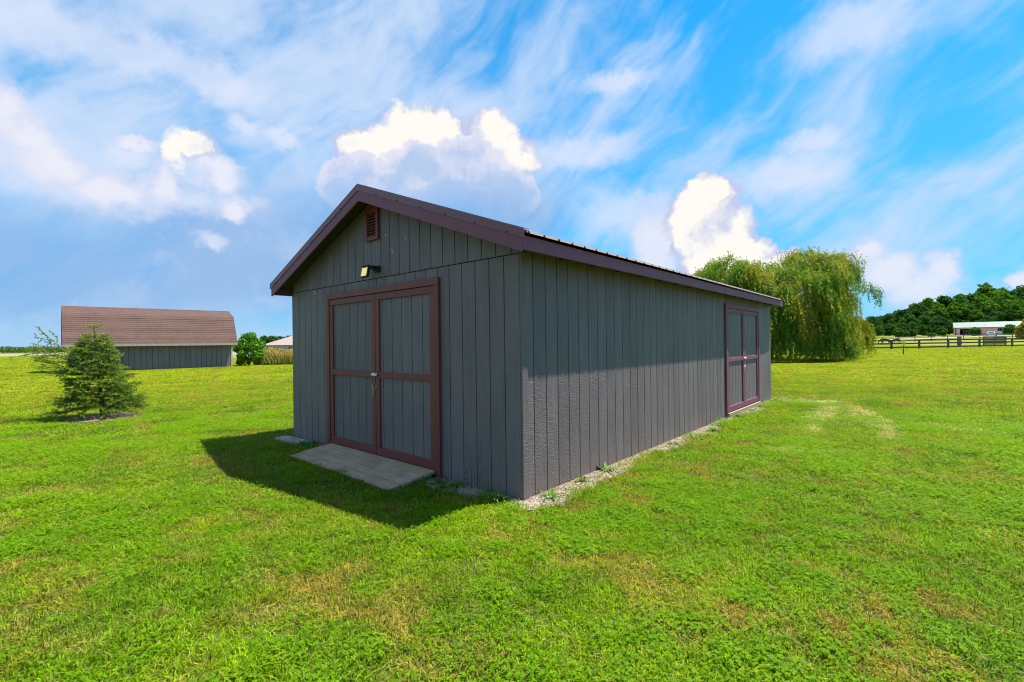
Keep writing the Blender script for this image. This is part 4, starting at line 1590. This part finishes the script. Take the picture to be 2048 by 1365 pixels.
for row, (dep, k0) in enumerate(((205, .72), (225, .86), (250, 1.0), (200, .5))):
    for x in np.arange(1735 + row * 9, 2110, 27 if row < 3 else 19):
        x = x + prng.uniform(-7, 7)
        ytop = skyline(x) + (1 - k0) * 190 * prng.uniform(.6, 1.1) + prng.uniform(0, 7)
        if row in (0, 3) and 1905 < x:
            dd_ = dep + 14
        else:
            dd_ = dep
        b0 = at(x, 670, dd_)
        b0[2] = float(hgt(b0[0], b0[1])) - .4
        tp_ = at(x, ytop, dd_)
        v = int(prng.choice([0, 1, 2, 3, 4, 4])) if row < 2 else int(prng.integers(0, 5))
        h = tp_[2] - b0[2]
        s = max(.4, h / (1.2 + 2 * VAR[v][2] * .97))
        where = 'next to the willow' if x < 1800 else 'between the willow and the pink barn' if x < 1900 else 'behind the pink barn'
        what = {0: 'front tree of', 1: 'inner tree of', 2: 'skyline tree of', 3: 'low bushy tree of'}[row]
        lab = ('bright green ' if v == 4 else 'dark green ') + what + ' the woods ' + where
        far_tree(b0, s, v, lab, lab.replace('tree', 'trees'), prng.uniform(0, 6.28))
for row, dep in enumerate((150, 175)):
    for x in np.arange(470 + row * 8, 640, 17):
        ytop = np.interp(x, [480, 500, 520, 553, 560, 575, 590, 640], [692, 680, 673, 668, 670, 671, 668, 664]) + prng.uniform(-1, 3) + (1 - row) * 5
        b0 = at(x, 694, dep)
        b0[2] = float(hgt(b0[0], b0[1])) - .4
        h = at(x, ytop, dep)[2] - b0[2]
        v = int(prng.integers(0, 4))
        far_tree(b0, max(.2, h / (2.0 + 2 * VAR[v][2] * .97)), v, 'dark tree in the far woods behind the pale-roofed building', 'trees of the western woods', prng.uniform(0, 6.28))
# hazy tree line along the western horizon: one mass
n = 5000
xs_ = prng.uniform(-260, 330, n)
dp = prng.uniform(600, 760, n)
pp = np.array([at(x, 698, d) for x, d in zip(xs_, dp)])
pp[:, 2] = prng.uniform(-.5, 1, n) ** 2 * (2.2 + .9 * np.sin(xs_ * .11) + .6 * np.sin(xs_ * .37))
tl = link('far_treeline', poly_mesh('far_treeline', leaves(pp, rdir(n) + [0, 0, .5], rdir(n), 2.6, 2.4), 4, M['wood_leaf'], prng.uniform(0, .6, n)))
tag(tl, 'low dark line of distant trees along the western horizon', 'trees', kind='stuff')

# ---- small round trees near the pink barn
for i, (x, yb, yt, w, d) in enumerate(((1797, 672, 656, 15, 148), (1826, 672, 659, 12, 150), (1884, 671.5, 655, 15, 152), (1951, 672, 656, 17, 160), (2019, 669, 649, 19, 160), (1863, 673, 667, 12, 150), (1811, 672, 661, 11, 150))):
    b0 = at(x, yb, d)
    b0[2] = float(hgt(b0[0], b0[1]))
    hh_ = (at(x, yt, d)[2] - b0[2])
    lab = {3: 'round light green young tree before the barn window', 4: 'round dark green young tree before the open bay of the pink barn'}.get(i, 'small round young tree between paddock and woods')
    bush(b0, w / FPX * d, hh_, M['shrub'], lab, 60 + i, 'tree', None if i in (3, 4) else 'young trees between paddock and woods', 'young_tree', .34)
b0 = at(2052, 672, 108)
b0[2] = float(hgt(b0[0], b0[1]))
bush(b0, 3.6, 4.3, M['yellow_leaf'], 'yellow-leaved small tree right of the pink barn', 77, 'tree', None, 'yellow_tree', .3)

# ================================================================== GAMBREL BARN
A_ = ground(136, 746.9)[:2]
B_ = A_ + 8.75 * np.array([.075, .997])
bl_ = float(np.linalg.norm(B_ - A_))
barn = empty('gambrel_barn', (A_[0], A_[1], 0), math.atan2(B_[1] - A_[1], B_[0] - A_[0]))
tag(barn, 'low grey board barn with a steep brown shingled gambrel roof', 'barn')
DPT = 4.0
prof = [(0, 1.62), (.70, 3.58), (DPT / 2, 4.12), (DPT - .70, 3.58), (DPT, 1.62)]
# end walls and back
for xe in (.05, bl_ - .07):
    mb = MB()
    pts = [(0.02, 0.0), *[(a, b - .06) for a, b in prof], (DPT - .02, 0.0)]
    mb.extrude([(0, a, b) for a, b in pts], (xe, 0, 0), (xe + .02, 0, 0))
    mb.build('end_wall', M['barn_siding'], barn)
bwall = MB().box(.072, bl_ - .072, .02, .06, 0, 1.62).build('wall', M['wall_core'], barn)
MB().box(.072, bl_ - .072, DPT - .06, DPT - .02, 0, 1.62).build('wall', M['barn_siding'], barn)
nb = 28
w = (bl_ - .2) / nb
me = MB().box(-w / 2 + .009, w / 2 - .009, 0, .019, -.05, 1.62).mesh('board', M['barn_siding'])
for k in range(nb):
    link('board', me, bwall, (.1 + w * (k + .5), rng.uniform(-.003, .003), 0))
for xe in (0.0, bl_ - .1):
    MB().box(xe, xe + .1, -.02, .0185, -.05, 1.6).build('corner_trim', M['cream'] if xe > 1 else M['barn_siding'], barn, bevel=.004)
OV = .40
rprof = [(-OV, 1.70), (.62, 3.66), (DPT / 2, 4.17), (DPT - .62, 3.66), (DPT + OV, 1.70)]
broof = MB()
for i in range(4):
    (y0, z0), (y1, z1) = rprof[i], rprof[i + 1]
    broof.hull8([(-.22, y0, z0 - .07), (bl_ + .22, y0, z0 - .07), (bl_ + .22, y1, z1 - .07), (-.22, y1, z1 - .07),
                 (-.22, y0, z0 - .012), (bl_ + .22, y0, z0 - .012), (bl_ + .22, y1, z1 - .012), (-.22, y1, z1 - .012)])
broof = broof.build('roof', M['shingle'], barn)
MB().box(-.24, bl_ + .24, -OV - .03, -OV - .002, 1.575, 1.705).build('eave_board', M['concrete'], broof, bevel=.004)
for (seg, ncs) in ((0, 15), (1, 9), (2, 9), (3, 15)):
    (y0, z0), (y1, z1) = rprof[seg], rprof[seg + 1]
    if seg > 1:
        (y0, z0), (y1, z1) = (y1, z1), (y0, z0)
    d = np.array([y1 - y0, z1 - z0])
    ln = np.linalg.norm(d)
    d = d / ln
    nn = np.array([-d[1], d[0]]) if seg < 2 else np.array([d[1], -d[0]])
    if nn[1] < 0:
        nn = -nn
    c = ln / ncs
    for k in range(ncs):
        a = np.array([y0, z0]) + d * c * k
        b = a + d * c * 1.12
        j = rng.uniform(-.004, .004, 2)
        q = [a + nn * (-.01), b + nn * (-.01), b + nn * .002, a + nn * (.015 + j[0])]
        x0, x1 = -.25, bl_ + .25
        MB().hull8([(x0, *q[0]), (x1, *q[0]), (x1, *q[1]), (x0, *q[1]), (x0, *q[3]), (x1, *q[3]), (x1, *q[2]), (x0, *q[2])]).build('shingle_course', M['shingle'], broof)

# ================================================================== PALE-ROOFED BUILDING BEHIND THE MEADOW
pb_ = at(525, 691, 80)
gz = float(hgt(pb_[0], pb_[1]))
lb = empty('pale_roof_building', (pb_[0], pb_[1], gz), math.atan2(RT[1], RT[0]) - .35)
tag(lb, 'low building with a pale pinkish sheet roof behind the meadow grass', 'building')
ez = float(pb_[2]) - gz
MB().box(.3, 14, .3, 9, -.3, ez).build('wall', M['cream'], lb)
rfm = MB()
rfm.add([(-.2, -.1, ez), (14.3, -.1, ez), (14.3, 4.6, ez + 1.75), (-.2 + 2.6, 4.6, ez + 1.75), (-.2, 9.3, ez), (14.3, 9.3, ez)],
        [(0, 1, 2, 3), (0, 3, 4), (3, 2, 5, 4), (1, 5, 2), (0, 4, 5, 1)])
rfm.build('roof', M['pale_roof'], lb)
for k in range(3):
    MB().box(2.0 + k * 3.5, 3.4 + k * 3.5, .27, .299, .4, ez - .35).build('window', M['dark'], lb)


# ================================================================== FENCES
def rail_fence(name, pts, h, rails, m, label, pw=.13, rh=.14, tops=0.0):
    e = empty(name, pts[0])
    tag(e, label, 'fence')
    o = np.array(pts[0])
    post = MB().box(-pw / 2, pw / 2, -pw / 2, pw / 2, -.3, h + tops).mesh('post', m)
    for q in pts:
        ps = link('post', post, e, np.array(q) - o)
        ps.rotation_euler = (0, 0, math.atan2(pts[1][1] - pts[0][1], pts[1][0] - pts[0][0]))
    for i in range(len(pts) - 1):
        a, b = np.array(pts[i]) - o, np.array(pts[i + 1]) - o
        d = unit(np.array([b[0] - a[0], b[1] - a[1], 0]))
        s = np.array([-d[1], d[0], 0])
        if s @ FW > 0:
            s = -s
        s0, s1 = s * (pw / 2 + .002), s * (pw / 2 + .04)
        for rzv in rails:
            z0, z1 = rzv - rh / 2 + rng.uniform(-.015, .015), rzv + rh / 2
            MB().hull8([a + s0 + [0, 0, z0], b + s0 + [0, 0, z0], b + s1 + [0, 0, z0], a + s1 + [0, 0, z0],
                        a + s0 + [0, 0, z1], b + s0 + [0, 0, z1], b + s1 + [0, 0, z1], a + s1 + [0, 0, z1]]).build('rail', m, e)
    return e


fpx = [(1672, 701.5), (1704, 700.7), (1735, 699.6), (1783, 699.0), (1838.5, 698.0), (1896.6, 696.6), (1959, 695.2), (2024.5, 694.0), (2093, 692.6), (2165, 691.2)]
fpts = [onground(*ground(x, y)[:2]) for x, y in fpx]
rail_fence('paddock_fence', fpts, 1.28, (.22, .74, 1.18), M['fence'], 'dark brown three-rail timber fence along the edge of the lawn', .19, .19)
spx = [(x, 112) for x in np.arange(1700, 2130, 32.5)]
spts = []
for x, d in spx:
    q = at(x, 680, d + (x - 1700) * .01)
    spts.append(onground(q[0], q[1]))
rail_fence('arena_fence', spts, 1.3, (.5, .95, 1.25), M['fence_grey'], 'thinner grey rail fence in the paddock behind the dark fence', .11, .11)

# stake with a young shoot on the lawn
sq = ground(1806.5, 709.5)
st = empty('staked_sapling', onground(sq[0], sq[1]))
tag(st, 'thin staked sapling with a pale yellow-green top before the fence', 'sapling')
MB().tube([(0, 0, -.05), (.02, 0, .45), (.0, .01, .8)], [.05, .045, .035], 7).build('stake', M['bark'], st, smooth=True)
n = 70
th = prng.uniform(0, 6.28, n)
pos = np.stack([prng.normal(0, .07, n), prng.normal(0, .07, n), prng.uniform(.55, 1.25, n)], 1)
link('foliage', poly_mesh('foliage', leaves(pos, np.stack([np.cos(th), np.sin(th), np.full(n, .9)], 1), rdir(n), .16, .07), 4, M['yellow_leaf'], prng.uniform(0, .7, n)), st)

# weathered board panels at the fence
def board_panel(name, px0, px1, yt, yb, d, nbd, label, m, cat, tilt=0.0):
    a, b = at(px0, yb, d), at(px1, yb, d)
    z = float(hgt(a[0], a[1]))
    e = empty(name, (a[0], a[1], z), math.atan2(b[1] - a[1], b[0] - a[0]))
    tag(e, label, cat)
    L = float(np.linalg.norm((b - a)[:2]))
    H = at(px0, yt, d)[2] - z
    zb = max(0.0, at(px0, yb, d)[2] - z)
    for k in range(nbd):
        z0 = zb + (H - zb) * k / nbd
        z1 = zb + (H - zb) * (k + .88) / nbd
        MB().box(rng.uniform(-.1, .05), L + rng.uniform(-.1, .1), -.03, 0, z0, z1).build('plank', m, e)
    for x in (.12, L * .5, L - .15):
        MB().box(x - .06, x + .06, .001, .1, -.1, H - .03).build('post', m, e)
    return e


board_panel('plank_hoarding', 1966, 2013, 673, 690, 74, 8, 'weathered grey plank panel standing at the dark fence', M['rust'], 'panel')
board_panel('plank_gate', 1915, 1923, 673.5, 692, 72, 6, 'narrow weathered plank gate end beside a fence post', M['rust'], 'gate')


# ================================================================== HORSES
def horse_mesh():
    sk = [((0, 0, 1.12), .27), ((.45, 0, 1.15), .27), ((.72, 0, 1.18), .24), ((-.45, 0, 1.13), .29), ((-.72, 0, 1.12), .22),       # trunk 0-4
          ((1.0, 0, 1.08), .16), ((1.25, 0, .78), .11), ((1.38, 0, .55), .10), ((1.46, 0, .30), .075), ((1.5, 0, .17), .06),         # grazing neck, head 5-9
          ((-.92, 0, 1.05), .05), ((-1.0, 0, .6), .06)]                                                                              # tail 10-11
    ed = [(0, 1), (1, 2), (0, 3), (3, 4), (2, 5), (5, 6), (6, 7), (7, 8), (8, 9), (4, 10), (10, 11)]
    for s in (1, -1):
        o = len(sk)
        sk += [((.62, .16 * s, .85), .12), ((.63, .17 * s, .5), .065), ((.62, .17 * s, .22), .045), ((.66, .17 * s, .04), .055)]
        ed += [(2, o), (o, o + 1), (o + 1, o + 2), (o + 2, o + 3)]
        o = len(sk)
        sk += [((-.62, .17 * s, .82), .15), ((-.78, .18 * s, .52), .075), ((-.72, .18 * s, .24), .048), ((-.68, .18 * s, .04), .055)]
        ed += [(4, o), (o, o + 1), (o + 1, o + 2), (o + 2, o + 3)]
    me = bpy.data.meshes.new('horse')
    me.from_pydata([p_ for p_, _ in sk], ed, [])
    me.materials.append(M['horse'])
    return me, [r_ for _, r_ in sk]


hm, hr = horse_mesh()
for i, (x, d, rz_, lab) in enumerate(((1771, 100, 1.9, 'brown horse grazing half behind the willow'), (1792, 102, .35, 'dark brown horse grazing behind the fence beside the willow'))):
    q = at(x, 688, d)
    o = link('horse', hm if i == 0 else hm.copy(), None, onground(q[0], q[1]))
    o.rotation_euler = (0, 0, rz_ + math.atan2(RT[1], RT[0]))
    sm = o.modifiers.new('skin', 'SKIN')
    if not o.data.skin_vertices:
        bpy.context.view_layer.update()
    lay = o.data.skin_vertices[0].data if o.data.skin_vertices else None
    if lay:
        for k, r_ in enumerate(hr):
            lay[k].radius = (r_, r_)
            lay[k].use_root = (k == 0)
    sb = o.modifiers.new('sub', 'SUBSURF')
    sb.levels = sb.render_levels = 1
    tag(o, lab, 'horse')

# ================================================================== PINK BARN
pl = at(1910, 672, 185)
pr = at(2100, 669.5, 183)
gz = float(hgt(pl[0], pl[1])) - .1
pbn = empty('pink_barn', (pl[0], pl[1], gz), 0.0)
tag(pbn, 'long pink-walled barn with a pale green roof before the woods', 'barn')
kx = lambda px: (px - CX) / FPX
u = lambda px: (kx(px) - kx(1910)) * 185 / (RT[0] - FW[0] * kx(px))     # metres along the wall, which runs along x
EV, RG = 3.0, 5.1
TOT = 34.0
def seg(name, a, b, z0, z1, m, y0=.0, y1=.25, par=pbn):
    return MB().box(u(a), u(b), y0, y1, z0, z1).build(name, m, par)
bwl = seg('wall', 1913.2, 1920, 0, EV, M['pink'])
seg('corner_trim', 1910, 1913.1, 0, EV, M['green_roof'], -.02)
seg('wall', 1920.1, 1945, 2.55, EV, M['pink'])
seg('wall', 1945.1, 1961, 0, EV, M['pink'])
seg('wall', 1961.1, 1988, 2.55, EV, M['pink'])
gd = seg('garage_door', 1961.2, 1987.9, 0, .6, M['pink'], .1, .14)
for k in range(1, 4):
    seg('door_panel', 1961.2, 1987.9, k * .637, k * .637 + .6, M['pink'], .1, .14, gd)
seg('wall', 1988.1, 1995.5, 0, EV, M['pink'])
seg('wall', 1995.6, 2004, 2.65, EV, M['pink'])
seg('wall', 1995.6, 2004, 0, 1.45, M['white'])
wn = seg('window', 1995.7, 2003.9, 1.47, 2.6, M['dark'], .08, .12)
seg('mullion', 1999.6, 2000.1, 1.47, 2.6, M['white'], .04, .078, wn)
seg('post', 2004.1, 2006.5, 0, EV, M['white'])
seg('wall', 2006.6, 2100, 2.7, EV, M['pink'])
for px in (2030, 2055, 2080):
    seg('post', px, px + 1.2, 0, 2.69, M['white'])
iw = seg('window', 1920.2, 1944.9, .0, 2.5, M['dark'], 4.0, 4.05)
for z in (.9, 1.5, 2.1):
    seg('shelf', 1926, 1944, z, z + .12, M['white'], 3.0, 3.2, iw)
for px in (1929, 1934, 1939):
    seg('shelf_post', px, px + .5, 0, 2.3, M['white'], 2.9, 2.98, iw)
MB().box(0, TOT, 9.8, 10, 0, EV).build('back_wall', M['dark'], pbn)
MB().box(0, .2, .26, 9.79, 0, EV).build('end_wall', M['pink'], pbn)
MB().box(TOT - .2, TOT, .26, 9.79, 0, EV).build('end_wall', M['pink'], pbn)
MB().box(.21, TOT - .21, .26, 9.79, -.1, .0).build('slab', M['concrete'], pbn)
pf = MB().add([(-.4, -.5, EV - .05), (TOT + .4, -.5, EV - .05), (TOT + .4, 5, RG), (-.4, 5, RG), (-.4, 10.5, EV - .05), (TOT + .4, 10.5, EV - .05),
               (-.4, -.5, EV + .12), (TOT + .4, -.5, EV + .12), (TOT + .4, 5, RG + .15), (-.4, 5, RG + .15), (-.4, 10.5, EV + .12), (TOT + .4, 10.5, EV + .12)],
              [(3, 2, 1, 0), (4, 5, 2, 3), (6, 7, 8, 9), (9, 8, 11, 10), (0, 1, 7, 6), (5, 4, 10, 11), (0, 6, 9, 3), (3, 9, 10, 4), (1, 2, 8, 7), (2, 5, 11, 8)]).build('roof', M['green_roof'], pbn)
for k in range(17):
    x = .6 + k * 2.0
    MB().hull8([(x, -.5, EV + .121), (x + .06, -.5, EV + .121), (x + .06, 5, RG + .151), (x, 5, RG + .151), (x, -.5, EV + .17), (x + .06, -.5, EV + .17), (x + .06, 5, RG + .2), (x, 5, RG + .2)]).build('seam', M['green_roof'], pf)
q = at(1956.5, 671, 180)
wbx = MB().box(-.6, .6, -.4, .4, 0, .62).build('white_crate', M['white'], None, onground(q[0], q[1]), bevel=.03)
tag(wbx, 'small white box standing at the pink barn wall', 'box')

# ---- white car seen from the front
q = at(1982.7, 672.5, 140)
car = empty('parked_car', onground(q[0], q[1]), -.05)
tag(car, 'white car parked before the pink barn', 'car')
bd = MB()
bd.extrude([(-.9, 0, .28), (.9, 0, .28), (.95, 0, .62), (.86, 0, .88), (-.86, 0, .88), (-.95, 0, .62)], (0, 0, 0), (0, 4.3, 0))
bd.add([(-.82, .95, .881), (.82, .95, .881), (.82, 3.9, .881), (-.82, 3.9, .881), (-.62, 1.75, 1.43), (.62, 1.75, 1.43), (.62, 3.2, 1.43), (-.62, 3.2, 1.43)],
       [(0, 1, 5, 4), (1, 2, 6, 5), (2, 3, 7, 6), (3, 0, 4, 7), (4, 5, 6, 7)])
bd.build('body', M['car'], car, bevel=.05)
MB().add([(-.70, 1.0, .93), (.70, 1.0, .93), (.58, 1.62, 1.36), (-.58, 1.62, 1.36)], [(0, 1, 2, 3)]).build('windscreen', M['dark'], car, loc=(0, -.03, .02))
MB().box(-.5, .5, -.012, -.002, .4, .56).build('grille', M['dark'], car)
for s in (-1, 1):
    MB().box(s * .72 - .16, s * .72 + .16, -.014, -.002, .62, .76).build('headlight', M['steel'], car)
    for yy in (.75, 3.5):
        wl_ = MB().tube([(s * .74, yy, .3), (s * .93, yy, .3)], .3, 14).build('wheel', M['black'], car)
        MB().tube([(s * .925, yy, .3), (s * .94, yy, .3)], .18, 10).build('rim', M['steel'], wl_)
MB().box(-.93, .93, -.05, .05, .3, .42).build('bumper', M['car'], car, bevel=.02)

# ================================================================== BY THE ROAD IN THE WEST
q = ground(75.5, 708.2)
mbx = empty('mailbox', onground(q[0], q[1]), math.atan2(RT[1], RT[0]))
tag(mbx, 'dark mailbox on a post beside the pale road', 'mailbox')
MB().box(-.09, .09, -.09, .09, -.2, 1.35).build('post', M['fence'], mbx)
MB().extrude([(-.75, -.16, 1.36), (-.75, .16, 1.36), (-.75, .16, 1.58), (-.75, .08, 1.68), (-.75, -.08, 1.68), (-.75, -.16, 1.58)], (0, 0, 0), (.85, 0, 0)).build('box', M['black'], mbx)
MB().box(-.35, -.3, -.19, -.161, 1.5, 1.8).build('flag', M['trim'], mbx)
for (x, yt, d, lab) in ((66.8, 689.5, 330, 'utility pole with one crossarm over the maize, left of a taller pair'), (72.6, 689, 330, 'utility pole with crossarm and transformer over the maize'), (77.4, 691, 360, 'bare thin utility pole over the maize field')):
    q = at(x, 697, d)
    e = empty('utility_pole', (q[0], q[1], 0), math.atan2(RT[1], RT[0]))
    tag(e, lab, 'pole')
    h = at(x, yt, d)[2]
    MB().tube([(0, 0, -.5), (0, 0, h)], [.2, .14], 7).build('post', M['fence'], e)
    if 'bare' not in lab:
        MB().box(-.9, .9, -.08, .08, h - .5, h - .35).build('crossarm', M['fence'], e)
    if 'transformer' in lab:
        MB().tube([(.35, -.2, h - 1.7), (.35, -.2, h - .8)], .28, 9).build('transformer', M['steel'], e)
q = at(66.5, 699, 240)
e = empty('white_shed', (q[0], q[1], 0), math.atan2(RT[1], RT[0]))
tag(e, 'tiny white hut in the fields beyond the maize', 'hut')
MB().box(-.7, .7, -.7, .7, 0, 1.9).build('wall', M['white'], e)
MB().extrude([(-.85, -.85, 1.9), (.85, -.85, 1.9), (0, -.85, 2.5)], (0, 0, 0), (0, 1.7, 0)).build('roof', M['pale_roof'], e)
